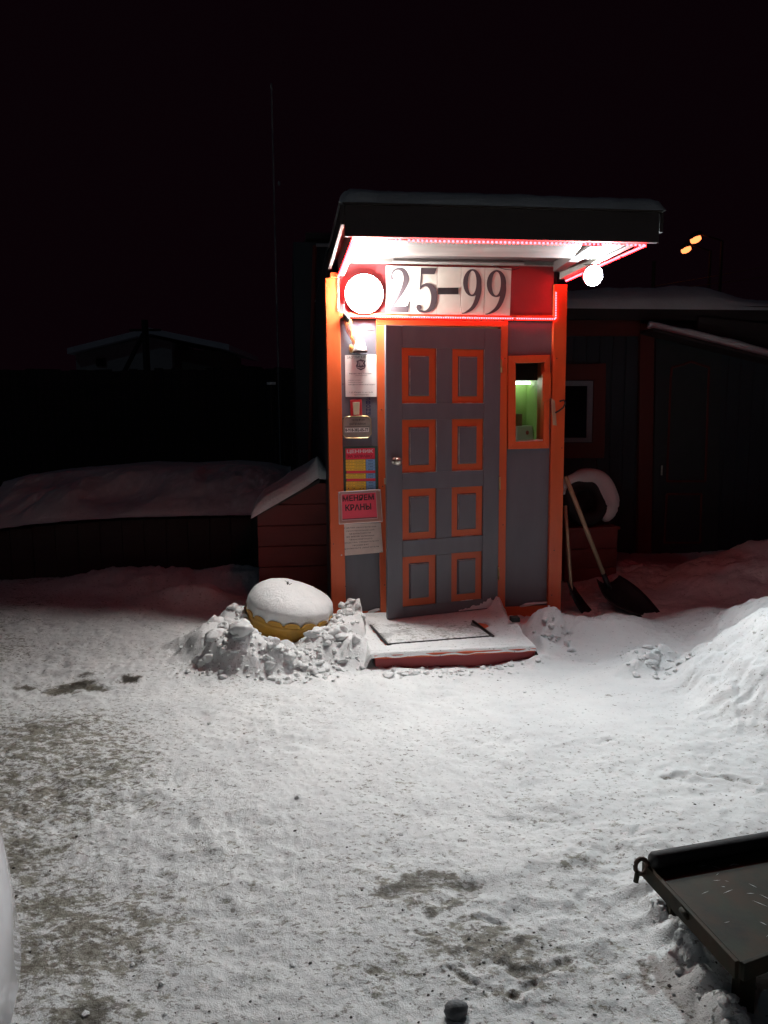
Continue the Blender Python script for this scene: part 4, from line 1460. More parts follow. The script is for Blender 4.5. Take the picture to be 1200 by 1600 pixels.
# МЕНЯЕМ КРАНЫ in a clear frame
mn, mm = sheet_sign('valve_sign', [(529, 769), (594, 765), (597.5, 815), (530, 819)], 0.030, 0.034, mat('clear_backing', (0.50, 0.24, 0.19), .3),
                    'red framed sign reading МЕНЯЕМ КРАНЫ between the price list and the lowest notice', 'sign')
patch(mn, mm, .06, .10, .90, .95, mat('poster_pink_edge', (0.62, 0.42, 0.42), .5), .0350, 'border')
patch(mn, mm, .075, .13, .885, .92, mat('poster_crimson', (0.85, 0.065, 0.12), .5, (0.74, 0.055, 0.10)), .0356, 'field')
text_on('МЕНЯЕМ', mm, (.09, .70, .84, .88), INK, mn, .0362, bold=True)
text_on('КРАНЫ', mm, (.15, .40, .76, .60), INK, mn, .0362, bold=True)
patch(mn, mm, .08, .135, .88, .155, INK, .0360, 'rule')
CLEAR = mat('frame_edge', (0.62, 0.48, 0.45), .2)
for a, b in (((0, 0), (1, 0)), ((1, 0), (1, 1)), ((1, 1), (0, 1)), ((0, 1), (0, 0))):
    p, q = mm(*a), mm(*b)
    make('frame_edge', MB().tube([W(p[0], .036, p[1]), W(q[0], .036, q[1])], 0.0035, 6), CLEAR, mn)
for a, b in ((.02, .97), (.97, .97)):
    p = mm(a, b)
    make('screw', MB().lathe([(0.006, 0), (0.005, .004), (0, .005)], W(p[0], .039, p[1]), EN, EZ, 8), METAL, mn)

# fire safety notice
fn_, fm = sheet_sign('safety_notice', [(530, 820), (595, 817), (598.5, 863), (531, 869)], 0.029, 0.032, OLDPAPER,
                     'yellowed safety notice with eight printed lines, lowest of the notices', 'notice')
LN = ['В ЦЕЛЯХ ОБЕСПЕЧЕНИЯ', 'ПРОТИВОПОЖАРНОЙ', 'БЕЗОПАСНОСТИ', 'ВО ВРЕМЯ ЗАПРАВКИ', 'ТРАНСПОРТНОГО', 'СРЕДСТВА, УБЕДИТЕЛЬНО', 'ПРОСИМ ВАС', 'ВЫКЛЮЧАТЬ ДВИГАТЕЛЬ']
LB = [(.10, .88), (.17, .83), (.24, .74), (.17, .82), (.23, .77), (.08, .92), (.30, .68), (.08, .92)]
for i, (s, (a, b)) in enumerate(zip(LN, LB)):
    text_on(s, fm, (a, .86 - i * .096, b, .905 - i * .096), INK, fn_, .0328)
for a, b in ((.04, .03), (.97, .03)):
    p = fm(a, b)
    make('screw', MB().lathe([(0.006, 0), (0.005, .004), (0, .005)], W(p[0], .032, p[1]), EN, EZ, 8), METAL, fn_)

# white cone-shaped heap over the notice: cable hood with its dark lip
hu_, hz_ = FP(562, 550, .03)
hd = empty('lamp_hood', W(hu_, .03, hz_), 'small white cone hood standing on the top edge of the emblem notice', 'hood')
make('hood', MB().lathe([(0.047, 0.0), (0.047, .006), (0.038, .035), (0.026, .070), (0.017, .082), (0.017, .090), (0.010, .100), (0, .101)],
                        W(hu_, .048, hz_ + .004), EZ, EU, 20, wob=lambda w, i: 1 + .05 * math.sin(3 * w + i)), SNOW, hd, smooth=True)
make('lip', MB().ubox(hu_ - .047, hu_ + .048, .004, .09, hz_ - .004, hz_ + .003), DARKW, hd)
make('small_label', MB().pxq([(573, 510), (583, 510), (583, 515), (572, 515)], .002, .004), mat('label_grey', (0.33, 0.33, 0.34), .5),
     label='tiny pale sticker high on the grey panel left of the door', cat='sticker')

# bundle of red and yellow wires
WR = mat('wire_red', (0.50, 0.02, 0.02), .4)
WY = mat('wire_yellow', (0.70, 0.38, 0.06), .4)
wb = empty('wire_bundle', fp(546, 560, .03), 'twisted red and yellow wires hanging from a black plug under the white lamp', 'wires')
base_p = [(537, 500), (539, 508), (541, 516), (545, 524), (549, 531), (552, 539)]
for i, m in enumerate((WR, WY, WR, WY, WR)):
    make('wire', MB().tube([fp(x + i * 1.0, y - i * .5, .022 + .004 * math.sin(i + y * .2)) for x, y in base_p], .0021, 6), m, wb, smooth=True)
for i, m in enumerate((WY, WR, WY)):
    pts_ = [(546 + i, 506), (547 + 2 * math.sin(i), 513), (548 + i * .7, 520), (549 - i * .5, 526), (550, 534)]
    make('wire', MB().tube([fp(x, y, .03 + .004 * i) for x, y in pts_], .0018, 6), m, wb, smooth=True)
for i, m in enumerate((WY, WY, WR, WY)):
    cx = 547 + i * .9
    pts_ = [(cx, 538), (cx - 1.5, 545), (cx + .2, 551), (cx + 1.5, 546), (cx + 1.4, 539)]
    make('wire', MB().tube([fp(x, y, .026 + .003 * i) for x, y in pts_], .0018, 6), m, wb, smooth=True)
for k in range(3):
    make('tie', MB().tube([fp(544, 501 + 2.4 * k, .04), fp(550, 500.4 + 2.4 * k, .04)], .0022, 6), WY, wb)
kq = FP(540, 496, .03)
make('plug', MB().lathe([(0.0, -.035), (.014, -.03), (.021, -.01), (.022, .012), (.012, .03), (0, .034)], W(kq[0] + .004, .045, kq[1]), EZ * .8 + EU * -.5, EN, 16), BLACK, wb, smooth=True)
make('lead', MB().tube([fp(542, 460, .03), fp(538, 470, .04), fp(537, 480, .05), fp(538, 489, .045)], .0022, 6), PVC, wb, smooth=True)

# =====================================================================================
#                         STEP, MAT AND SNOW ROUND THE DOOR
# =====================================================================================
sx0 = FP(586, 1015, STEP_D)[0]
sx1 = FP(836, 1010, STEP_D)[0]
ZST = (FP(588, 1024, STEP_D)[1] + FP(836, 1013, STEP_D)[1]) / 2
print('step', sx0, sx1, 'top', ZST, 'door bottom', zB, 'soffit', ZB, ZF, 'door w', sW)
ZST = min(ZST, zB - 0.012)
step = empty('door_step', W((sx0 + sx1) / 2, STEP_D / 2, -0.03), 'low red wooden step with snow on top in front of the door', 'step')
make('riser', MB().ubox(sx0, sx1, STEP_D - .025, STEP_D, -0.08, ZST - .022), REDP, step, bevel=.003)
nb = 4
for i in range(nb):
    a = 0.03 + (STEP_D - 0.02) * i / nb
    b = 0.03 + (STEP_D - 0.02) * (i + 1) / nb - .006
    make('tread_board', MB().ubox(sx0 - .005, sx1 + .005, a, b, ZST - .021, ZST), ORANGE, step, bevel=.002)
make('side_board', MB().ubox(sx0, sx0 + .02, 0.03, STEP_D - .026, -0.08, ZST - .022), REDP, step)
make('side_board', MB().ubox(sx1 - .02, sx1, 0.03, STEP_D - .026, -0.08, ZST - .022), REDP, step)

# mat with raised black rim
mq = [hit(x, y, (0, 0, ZST + .004), EZ) for x, y in ((579, 979), (739, 972), (771, 996), (606, 1009))]
mud = [(float(np.dot(p - O, EU)), float(np.dot(p - O, EN))) for p in mq]
mt = empty('door_mat', W(np.mean([p[0] for p in mud]), np.mean([p[1] for p in mud]), ZST), 'rectangular black-rimmed doormat under trodden snow on the step', 'mat')


def ring_prism(mb, pts, z0, z1):
    n = len(pts)
    mb.add([W(u, d, z0) for u, d in pts] + [W(u, d, z1) for u, d in pts],
           [tuple(range(n))[::-1], tuple(range(n, 2 * n))] + [(i, (i + 1) % n, n + (i + 1) % n, n + i) for i in range(n)])
    return mb


make('mat_sheet', ring_prism(MB(), mud, ZST + .001, ZST + .006), mat('mat_grey', (0.20, 0.20, 0.19), .8, (0.12, 0.12, 0.115), 14), mt)
for i in range(4):
    a, b = mud[i], mud[(i + 1) % 4]
    if i == 0:
        continue
    make('mat_rim', MB().tube([W(a[0], a[1], ZST + .012), W(b[0], b[1], ZST + .012)], .008, 6), BLACK, mt)

# the snow on the step
us = np.linspace(sx0 - .10, sx1 + .06, 230)
ds = np.linspace(0.024, STEP_D + .012, 180)
U, Dm = np.meshgrid(us, ds)
n1 = fbm(U * 7, Dm * 12, 77, 4)
tz = 0.014 + (n1 - .5) * 0.030 + (fbm(U * 30, Dm * 30, 78, 3) - .5) * .008
# worn thin over the mat
cx_, cy_ = np.mean([p[0] for p in mud]), np.mean([p[1] for p in mud])


def inquad(U, Dm, pts, soft):
    m = np.ones_like(U)
    n = len(pts)
    s = 0
    for i in range(n):
        a, b = pts[i], pts[(i + 1) % n]
        s += a[0] * b[1] - b[0] * a[1]
    sg = 1 if s > 0 else -1
    for i in range(n):
        a, b = pts[i], pts[(i + 1) % n]
        L = math.hypot(b[0] - a[0], b[1] - a[1])
        dist = sg * ((b[0] - a[0]) * (Dm - a[1]) - (b[1] - a[1]) * (U - a[0])) / L
        m *= sstep(-soft, soft, dist)
    return m


mm_ = inquad(U, Dm, mud, .02)
tz = tz + 0.004 - 0.0035 * mm_ + 0.004 * mm_ * (fbm(U * 9, Dm * 22, 99, 4) - .35) * 1.5
tz = np.where(mm_ > .5, np.clip(tz, 0.0046, 0.018) - .004 * sstep(.60, .72, fbm(U * 8, Dm * 18, 12, 4)), tz)
for i in (1, 3):                                    # the rim at right and left is swept bare
    a, b = mud[i], mud[(i + 1) % 4]
    dd_ = seg_dist(U, Dm, [a, b])
    tz = np.minimum(tz, 0.012 - 0.022 * np.exp(-(dd_ / .016) ** 2) * (0.6 + .8 * fbm(U * 30, Dm * 30, 15, 2)))
a, b = mud[2], mud[3]
dd_ = seg_dist(U, Dm, [a, b])
tz = np.minimum(tz, 0.016 - 0.016 * np.exp(-(dd_ / .010) ** 2) * (0.3 + 1.3 * fbm(U * 18, Dm * 18, 19, 2)))
hp = hit(750, 978, (0, 0, ZST), EZ)
hu1, hd1 = float(np.dot(hp - O, EU)), float(np.dot(hp - O, EN))
# drift against the post right of the door
def sbump(px, py, z, h, ru, rd, k=1.0):
    p = hit(px, py, (0, 0, z), EZ)
    a, b = float(np.dot(p - O, EU)), float(np.dot(p - O, EN))
    return h * np.exp(-(((U - a) / ru) ** 2 + ((Dm - b) / rd) ** 2) ** k)


dr = sbump(784, 955, ZST, 0.115, .065, .13, 1.2)
dr = np.maximum(dr, sbump(803, 963, ZST, 0.085, .075, .12, 1.2))
dr = np.maximum(dr, sbump(830, 968, ZST, 0.080, .06, .08, 1.6))
dr = np.maximum(dr, sbump(820, 985, ZST, 0.038, .10, .08, 1.6))
dr = np.maximum(dr, sbump(560, 975, ZST, 0.045, .10, .12, 1.2))
tz += dr * (0.85 + .4 * fbm(U * 16, Dm * 16, 25, 3))
tz -= 0.07 * np.exp(-(((U - hu1) / .050) ** 2 + ((Dm - hd1) / .065) ** 2) ** 2) * (.5 + fbm(U * 20, Dm * 20, 4, 3))
# bare scraped line near the front lip
lip = np.exp(-((Dm - (STEP_D - .055 + .02 * (vnoise(U * 5, U * 0, 3) - .5))) / .006) ** 2)
tz -= 0.006 * lip * sstep(.45, .6, vnoise(U * 9, Dm * 3, 31))
edge = sstep(STEP_D - .012, STEP_D + .012, Dm + 0.012 * (fbm(U * 9, U * 0 + 3, 44, 3) - .5))
tz = tz * (1 - edge) - (0.012 + .012 * vnoise(U * 12, U * 0, 5)) * edge
sl = sstep(sx0 - .02, sx0 - .09, U) + sstep(sx1 + .0, sx1 + .055, U)
tz = tz - 0.11 * np.clip(sl, 0, 1)
P = O + U[..., None] * EU + Dm[..., None] * EN + (ZST + .003 + tz)[..., None] * EZ
dz = 0.10 + 0.45 * mm_
grid_mesh('step_snow', P, SNOWG, label='trodden snow lying on the red step', cat='snow', origin=np.array(W((sx0 + sx1) / 2, .4, ZST)),
          attrs={'dirt': dz * (0.5 + fbm(U * 4, Dm * 9, 8, 3)), 'soot': 0.35 * mm_ * sstep(.56, .70, fbm(U * 7, Dm * 16, 12, 4))})
# black scrap sticking out of the drift
q = hit(806, 968, (0, 0, ZST + .05), EZ)
mb = MB()
o_ = np.array(q)
mb.hexa([o_ + EU * a * .030 + EZ * b * .016 - EN * .05 for a, b in ((-1, -1), (1, -1), (.9, 1), (-1, .8))],
        [o_ + EU * a * .028 + EZ * b * .016 + EN * .012 for a, b in ((-1, -1), (1, -1), (.9, 1), (-1, .8))])
make('rubber_scrap', mb, RUBBER, bevel=.004, label='black scrap of rubber poking out of the drift right of the door', cat='scrap')
# thin snow ledges at the feet of the wall panels
for pxs in ([(572, 957), (580, 955), (588, 952), (594, 951)], [(812, 947), (822, 944), (834, 942), (846, 941), (856, 940)]):
    ledge = MB().tube([fp(x, y + 1, .012) for x, y in pxs], [.006, .013, .011, .008, .006][:len(pxs)], 7)
    make('ledge_snow', ledge, SNOW, booth, smooth=True)

# =====================================================================================
#                                  THE TYRE PLANTER
# =====================================================================================
px0, py0 = G(447, 986, 0.06)
z0 = 0.034
tilt = np.array([0.16, -0.10, 1.0])
tilt /= np.linalg.norm(tilt)
ax_a = np.array([1.0, 0, -0.16])
pl = empty('planter', (px0, py0, z0), 'round yellow scalloped planter heaped with a dome of snow left of the door', 'planter')
NS = 16


def scal(w, i):
    return 1.0


prof = [(0.12, 0.0), (0.19, 0.01), (0.235, 0.05), (0.262, 0.10), (0.272, 0.14), (0.276, 0.165)]
mb = MB().lathe(prof, (px0, py0, z0), tilt, ax_a, 64)
make('tub', mb, YELLOW, pl, smooth=True)
# scalloped rim petals
ax = tilt
a_ = ax_a - ax * np.dot(ax_a, ax)
a_ /= np.linalg.norm(a_)
b_ = np.cross(ax, a_)
Cn = np.array((px0, py0, z0))
for k in range(NS):
    w0, w1 = 2 * math.pi * k / NS, 2 * math.pi * (k + 1) / NS
    n = 8
    vs = []
    for j in range(n + 1):
        w = w0 + (w1 - w0) * j / n
        hgt = 0.030 * math.sqrt(max(0, 1 - (2 * j / n - 1) ** 2))
        dr_ = a_ * math.cos(w) + b_ * math.sin(w)
        vs += [Cn + ax * 0.160 + dr_ * 0.268, Cn + ax * 0.160 + dr_ * 0.277, Cn + ax * (0.166 + hgt) + dr_ * 0.287, Cn + ax * (0.166 + hgt) + dr_ * 0.281]
    fs = []
    for j in range(n):
        p, q = 4 * j, 4 * j + 4
        fs += [(p + 1, q + 1, q + 2, p + 2), (p + 2, q + 2, q + 3, p + 3), (p + 3, q + 3, q, p), (p, q, q + 1, p + 1)]
    make('petal', MB().add(vs, fs), YELLOW, pl, smooth=False)
# snow dome, bulging over the rim between the petals
sn = []
na, nr = 128, 34
vs, fs = [], []
for i in range(nr + 1):
    t = i / nr
    for k in range(na):
        w = 2 * math.pi * k / na
        rr = 0.284 * math.sin(t * math.pi * 0.5) ** 0.92
        hh = 0.162 * (math.cos(t * math.pi * 0.5) ** 0.80)
        sc = sstep(.80, 1.0, np.array(t)).item()
        pet = abs(math.sin(w * NS / 2))
        rr *= 1 + 0.02 * math.sin(2 * w + 1) + 0.012 * math.sin(3 * w)
        rr -= sc * 0.008 * pet
        rr += .010 * (float(fbm(np.array([math.cos(w) * 2.2 + t]), np.array([math.sin(w) * 2.2]), 23, 3)[0]) - .5) * 2 * t
        hh += sc * (0.012 * pet - 0.012)
        hh *= 1 + 0.16 * math.cos(w - 2.9) * math.sin(t * math.pi)
        dr_ = a_ * math.cos(w) + b_ * math.sin(w)
        sn_ = 0.006 * (float(fbm(np.array([math.cos(w) * rr * 18 + 4]), np.array([math.sin(w) * rr * 18]), 3, 3)[0]) - .5)
        vs.append(Cn + ax * (0.185 + hh + sn_) + dr_ * (rr + sn_))
k0 = len(vs)
for k in range(na):
    w = 2 * math.pi * k / na
    dr_ = a_ * math.cos(w) + b_ * math.sin(w)
    vs.append(Cn + ax * 0.150 + dr_ * 0.24)
for i in range(nr + 1):
    for k in range(na):
        k2 = (k + 1) % na
        fs.append((i * na + k, (i + 1) * na + k, (i + 1) * na + k2, i * na + k2))
make('snow_heap', MB().add(vs, fs), SNOW, smooth=True, label='smooth dome of fresh snow filling the yellow planter', cat='snow')
q = hit(437, 914, (0, 0, z0 + .36), EZ)
q = Cn + ax * 0.340 + a_ * -0.03 + b_ * 0.0
tw = MB()
for i in range(4):
    an = i * 1.4
    tw.tube([q - ax * .02, q + ax * (.012 + .006 * i) + a_ * .010 * math.cos(an) + b_ * .01 * math.sin(an),
             q + ax * (.022 + .004 * i) + a_ * .026 * math.cos(an + .4) + b_ * .02 * math.sin(an)], [.003, .0025, .001], 5)
make('dead_sprig', tw, DARKBIT, label='tiny dead plant sprig poking through the snow dome of the planter', cat='plant')

# =====================================================================================
#                   RIGHT SIDE: SHOVELS, TYRE AND BOX BESIDE THE BOOTH
# =====================================================================================
def P3(px, py, d):
    return fp(px, py, d)


# big black scoop shovel, blade tip resting on the snow
sv = empty('snow_shovel', P3(985, 965, 0.1), 'black scoop snow shovel with long wooden handle leaning beside the booth', 'shovel')
tip_l, tip_r = P3(1000, 962, .22), P3(1040, 969, .10)
top_l, top_r = P3(932, 905, -.22), P3(967, 900, -.30)
mb = MB()
na, nb_ = 15, 13
vsF = []
for j in range(nb_):
    t = j / (nb_ - 1)
    A = top_l * (1 - t) + tip_l * t
    B = top_r * (1 - t) + tip_r * t
    A = A + np.array([0, 0, -0.03]) * math.sin(math.pi * t) - EU * 0.07 * math.sin(math.pi * t)
    B = B + np.array([0, 0, 0.04]) * math.sin(math.pi * t)
    for i in range(na):
        s = i / (na - 1)
        p = A * (1 - s) + B * s
        p = p + np.array([0, 0, -1.0]) * (0.05 * (1 - (2 * s - 1) ** 2) * (1 - .35 * t)) + EZ * (.004 * math.sin(s * 40))
        vsF.append(p)
nrm = np.array([0, 0, 0.006])
k = len(vsF)
vs = vsF + [p + nrm for p in vsF]
fs = []
for j in range(nb_ - 1):
    for i in range(na - 1):
        a = j * na + i
        fs += [(a, a + na, a + na + 1, a + 1), (k + a, k + a + 1, k + a + na + 1, k + a + na)]
for j in range(nb_ - 1):
    a = j * na
    fs += [(a, k + a, k + a + na, a + na)]
    a = j * na + na - 1
    fs += [(a, a + na, k + a + na, k + a)]
for i in range(na - 1):
    fs += [(i, i + 1, k + i + 1, k + i)]
    a = (nb_ - 1) * na + i
    fs += [(a, k + a, k + a + 1, a + 1)]
make('scoop', mb.add(vs, fs), BLACK, sv, smooth=True)
sock = P3(950, 915, -.20)
make('socket', MB().tube([sock + (sock - P3(885, 748, -.05)) * .06, sock - (sock - P3(885, 748, -.05)) * .12], [.024, .019], 10), BLACK, sv, smooth=True)
make('handle', MB().tube([sock, P3(884, 745, -.05)], 0.0165, 10), WOOD, sv, smooth=True)
# second shovel: narrower, mostly hidden
s2 = empty('snow_shovel', P3(905, 955, .0), 'second shovel with thin dark blade, tucked against the corner post of the booth', 'shovel')
make('handle', MB().tube([P3(893, 930, -.06), P3(883, 790, -.12)], 0.014, 8), WOOD, s2, smooth=True)
mb = MB()
A0, A1, B0, B1 = P3(884, 905, -.02), P3(898, 918, -.12), P3(908, 958, .04), P3(932, 962, -.06)
n = 8
vs = []
for j in range(n + 1):
    t = j / n
    a = A0 * (1 - t) + B0 * t + EZ * -.03 * math.sin(math.pi * t)
    b = A1 * (1 - t) + B1 * t + EZ * -.01 * math.sin(math.pi * t)
    vs += [a, (a + b) / 2 + EZ * -.012, b, b + EZ * .004, (a + b) / 2 + EZ * -.008, a + EZ * .004]
fs = []
for j in range(n):
    for i in range(6):
        p, q = 6 * j + i, 6 * j + (i + 1) % 6
        fs.append((p, q, q + 6, p + 6))
fs += [tuple(range(6)), tuple(range(6 * n, 6 * n + 6))[::-1]]
make('blade', mb.add(vs, fs), BLACK, s2, smooth=True)

# red box with an old tyre and a cap of snow
bx0, bx1 = FP(880, 850, -1.0), FP(968, 850, -1.0)
cr = empty('red_crate', W(bx0[0], -1.2, 0), 'dark red wooden crate with a tyre on it, right of the booth', 'crate')
zc_ = FP(930, 822, -1.0)[1]
for i in range(3):
    make('plank', MB().ubox(bx0[0] + .02, bx1[0] - .02, -1.022, -1.0, -.03 + zc_ * i / 3 + .0, zc_ * (i + 1) / 3 - .036), BOXRED, cr, bevel=.003)
make('crate_body', MB().ubox(bx0[0] + .03, bx1[0] - .03, -1.5, -1.024, -.03, zc_ - .045), BOXRED, cr)
make('crate_lid', MB().ubox(bx0[0] + .01, bx1[0] + .0, -1.52, -0.99, zc_ - .035, zc_ - .012), BOXRED, cr, bevel=.003)
tcx, tcz = FP(915, 800, -1.12)
rt = 0.225
ty = empty('old_tyre', W(tcx, -1.15, zc_), 'old black tyre standing upright on the red crate', 'tyre')
prf = []
for t in np.linspace(0, 2 * math.pi, 17)[:-1]:
    prf.append((rt - .065 + .062 * math.cos(t), .075 * math.sin(t)))
prf.append(prf[0])
tax = EN * .93 + EZ * .30 + EU * .15
tax /= np.linalg.norm(tax)
tc_ = W(tcx, -1.16, zc_ + rt - .03)
make('tyre_carcass', MB().lathe(prf, tc_, tax, EZ, 40), RUBBER, ty, smooth=True)
# snow arc clinging round the tyre: swept cap
ea = EU - tax * np.dot(EU, tax)
ea /= np.linalg.norm(ea)
eb = np.cross(tax, ea)
if eb[2] < 0:
    eb = -eb
arc, rad = [], []
for i, t in enumerate(np.linspace(R(165), R(-48), 30)):
    rr = rt - .005 + .010 * math.sin(i * .55)
    arc.append(tc_ + ea * math.cos(t) * rr * 1.08 + eb * math.sin(t) * rr * 1.02 + tax * .03)
    s = i / 29
    rad.append(0.022 + 0.062 * math.sin(math.pi * s ** 1.5) ** .8 + .012 * float(vnoise(np.array([s * 9.0]), np.array([2.0]), 4)[0]))
make('tyre_snow', MB().tube(arc, rad, 14), SNOW, smooth=True, label='thick curved cap of snow clinging round the old tyre', cat='snow')

# =====================================================================================
#                             SHED BEHIND ON THE RIGHT
# =====================================================================================
SD = -2.30
shed = empty('shed', W(2.9, SD - 1.5, 0), 'dark boarded shed with red trim and snowy roof behind the booth on the right', 'shed')


def sp(name, px, d0, d1, m, bv=0.004, parent=None, label=None):
    return make(name, MB().pxq(px, d0, d1), m, parent if parent is not None else shed, bevel=bv, label=label)


# vertical boards across the front
su0 = FP(455, 600, SD)[0]
su1 = FP(1420, 600, SD)[0]
bu = FP(884, 600, SD)[0]
z_eave = FP(1000, 500, SD)[1]
k = 0
u = bu - .35
shared = None
while u < su1:
    make('wall_board', MB().ubox(u, u + .136, SD - .025, SD - random.uniform(0, .004), -.05, z_eave), SHEDW, shed, bevel=.003)
    u += .14
make('wall_backing', MB().ubox(bu - .38, su1, SD - 2.6, SD - .027, -.05, z_eave - .001), SHEDW, shed)
sp('corner_post', [(1001, 505), (1023, 507), (1018, 885), (996, 885)], SD, SD + .05, SHEDRED)
sp('header_board', [(860, 500), (1001, 500), (1001, 525), (860, 525)], SD, SD + .03, SHEDRED)
# window
sw = empty('window', fp(915, 715, SD), parent=shed, label='dark window with pale inner frame and wide red casing')
for q in ([(860, 569), (947, 568), (947, 594), (860, 594)], [(860, 692), (945, 692), (944, 716), (860, 716)], [(928, 594), (947, 594), (945, 692), (926, 692)]):
    make('casing', MB().pxq(q, SD + .002, SD + .03), SHEDRED, sw, bevel=.003)
for q in ([(860, 595), (927, 595), (927, 603), (860, 603)], [(860, 684), (925, 684), (925, 691), (860, 691)], [(918, 603), (927, 603), (925, 684), (916.5, 684)]):
    make('inner_frame', MB().pxq(q, SD + .002, SD + .022), PVC, sw, bevel=.002)
make('pane', MB().pxq([(860, 603), (918, 603), (916.5, 684), (860, 684)], SD + .001, SD + .008), mat('dark_glass', (0.01, 0.012, 0.015), .08), sw)
# door with arched panel outline
sd_ = make('shed_door', MB().pxq([(1026, 530), (1128, 530), (1121, 884), (1018, 884)], SD + .001, SD + .03), mat('shed_door_paint', (0.040, 0.048, 0.050), .5), shed, bevel=.003,
           label='dark door with red arched panel outlines')
for line in ([(1042, 752), (1048, 590), (1050, 574), (1066, 570), (1080, 565), (1095, 570), (1108, 574), (1107, 590), (1102, 752), (1042, 752)],
             [(1038, 848), (1042, 772), (1096, 772), (1094, 848), (1038, 848)]):
    pr = [fp(x, y, SD + .034) for x, y in line]
    for a, b in zip(pr[:-1], pr[1:]):
        make('panel_moulding', MB().tube([a, b], .012, 6), SHEDRED, sd_)
qk = fp(1034, 735, SD + .05)
make('door_handle', MB().tube([qk - EZ * .05, qk + EZ * .05], .01, 8), METAL, sd_)
# roof: fascias and a thick uneven snow cover
roofm = mat('roofing', (0.035, 0.030, 0.030), .8)
make('roof_deck', MB().ubox(bu - .6, su1 + .2, SD - 2.8, SD + .32, z_eave + .002, z_eave + .09), roofm, shed)
make('eave_fascia', MB().ubox(bu - .6, su1 + .2, SD + .322, SD + .345, z_eave - .04, z_eave + .10), FASCIA, shed)
tops = [(850, 452), (890, 452), (950, 448), (1000, 446), (1060, 445), (1100, 448), (1140, 458), (1180, 466), (1240, 474), (1400, 480)]
ut = [FP(x, y, SD + .1)[0] for x, y in tops]
zt = [FP(x, y, SD + .1)[1] for x, y in tops]
us = np.linspace(bu - .62, su1 + .2, 200)
ds = np.linspace(SD + .37, SD - 2.8, 70)
U, Dm = np.meshgrid(us, ds)
ztop_ = np.interp(U, ut, zt)
t_ = np.clip((SD + .37 - Dm) / .30, 0, 1)
zz_ = z_eave + .06 + (ztop_ - z_eave - .06) * np.power(t_, .55) + (fbm(U * 3, Dm * 3, 7, 4) - .5) * .06 * t_
P = O + U[..., None] * EU + Dm[..., None] * EN + zz_[..., None] * EZ
grid_mesh('shed_roof_snow', P, SNOW, label='thick uneven snow blanket on the roof of the right-hand shed', cat='snow', origin=np.array(W(2.5, SD, z_eave)))
# lean-to canopy over the shed door
c0, c1 = fp(1008, 505, SD + .45), fp(1200, 562, SD + .45)
cn = empty('door_canopy', (c0 + c1) / 2, parent=shed, label='sloping canopy over the shed door with a snow edge')
cu0, cz0 = FP(1008, 512, SD + .45)
cu1, cz1 = FP(1250, 572, SD + .45)
make('canopy_board', MB().hexa([W(cu0, SD + .35, cz0 - .05), W(cu1, SD + .35, cz1 - .05), W(cu1, SD + .35, cz1 - .02), W(cu0, SD + .35, cz0 - .02)],
                               [W(cu0, SD + .62, cz0 - .05), W(cu1, SD + .62, cz1 - .05), W(cu1, SD + .62, cz1 - .02), W(cu0, SD + .62, cz0 - .02)]), FASCIA, cn)
make('canopy_snow', MB().tube([W(cu0 + (cu1 - cu0) * i / 16, SD + .52, cz0 + .02 + (cz1 - cz0) * i / 16) for i in range(17)],
                              [.03 + .02 * math.sin(math.pi * i / 16) + .012 * random.random() for i in range(17)], 10), SNOW, cn, smooth=True)
sp('gable_board', [(1092, 494), (1260, 512), (1260, 560), (1088, 522)], SD + .36, SD + .385, FASCIA)

# building wing behind the booth on the left
wing = empty('rear_building', W(-.4, SD - 1.6, 0), 'tall dark building standing behind the booth on its left side', 'building')
wu0, wzt = FP(458, 378, SD - .3)
make('wall', MB().ubox(wu0, bu - .45, SD - 2.8, SD - .3, -.05, wzt), SHEDW, wing)
make('roof', MB().ubox(wu0 + .12, bu - .40, SD - 2.9, SD - .15, wzt + .002, wzt + .06), roofm, wing)
make('gutter', MB().tube([fp(494, 383, SD), fp(560, 383, SD)], .018, 8), PVC, wing)
make('downpipe', MB().tube([fp(492, 384, SD - .1), fp(487, 560, SD - .1), fp(484, 800, SD - .1)], .022, 8), SHEDRED, wing)

# =====================================================================================
#                         LEFT SIDE: RED BIN, LONG LOW SHED
# =====================================================================================
BD = -0.75
bin_ = empty('grit_bin', W(-.4, BD - .3, 0), 'dark red planked bin with sloping snow-covered lid left of the booth', 'bin')
bl_, bzl = FP(402, 806, BD)
br_, bzr = FP(498, 754, BD)
bzb = FP(410, 905, BD)[1]
uend = FP(512, 800, BD)[0]
npk = 6
zlow = -0.05
for i in range(npk):
    z0_, z1_ = zlow + (bzr - zlow) * i / npk, zlow + (bzr - zlow) * (i + 1) / npk - .006
    # planks clipped by the sloping top
    def top(u):
        return bzl + (bzr - bzl) * (u - bl_) / (br_ - bl_) if u < br_ else bzr
    pl_ = [(bl_, z0_), (uend, z0_), (uend, min(z1_, bzr))]
    if z1_ > bzl:
        uu = bl_ + (z1_ - bzl) / (bzr - bzl) * (br_ - bl_)
        pl_.append((min(uu, uend), z1_))
        if z0_ < bzl:
            pl_.append((bl_, bzl))
        else:
            u2 = bl_ + (z0_ - bzl) / (bzr - bzl) * (br_ - bl_)
            pl_[0] = (u2, z0_)
    else:
        pl_.append((bl_, z1_))
    make('plank', MB().poly(pl_, BD - .022, BD - random.uniform(0, .002)), BOXRED, bin_, bevel=.002)
make('side_panel', MB().ubox(bl_ + .001, bl_ + .02, BD - .9, BD - .024, zlow, bzl - .005), BOXRED, bin_)
make('bin_body', MB().poly([(bl_ + .022, zlow), (uend - .002, zlow), (uend - .002, bzr - .01), (br_, bzr - .01), (bl_ + .022, bzl - .01)], BD - .9, BD - .025), BOXRED, bin_)
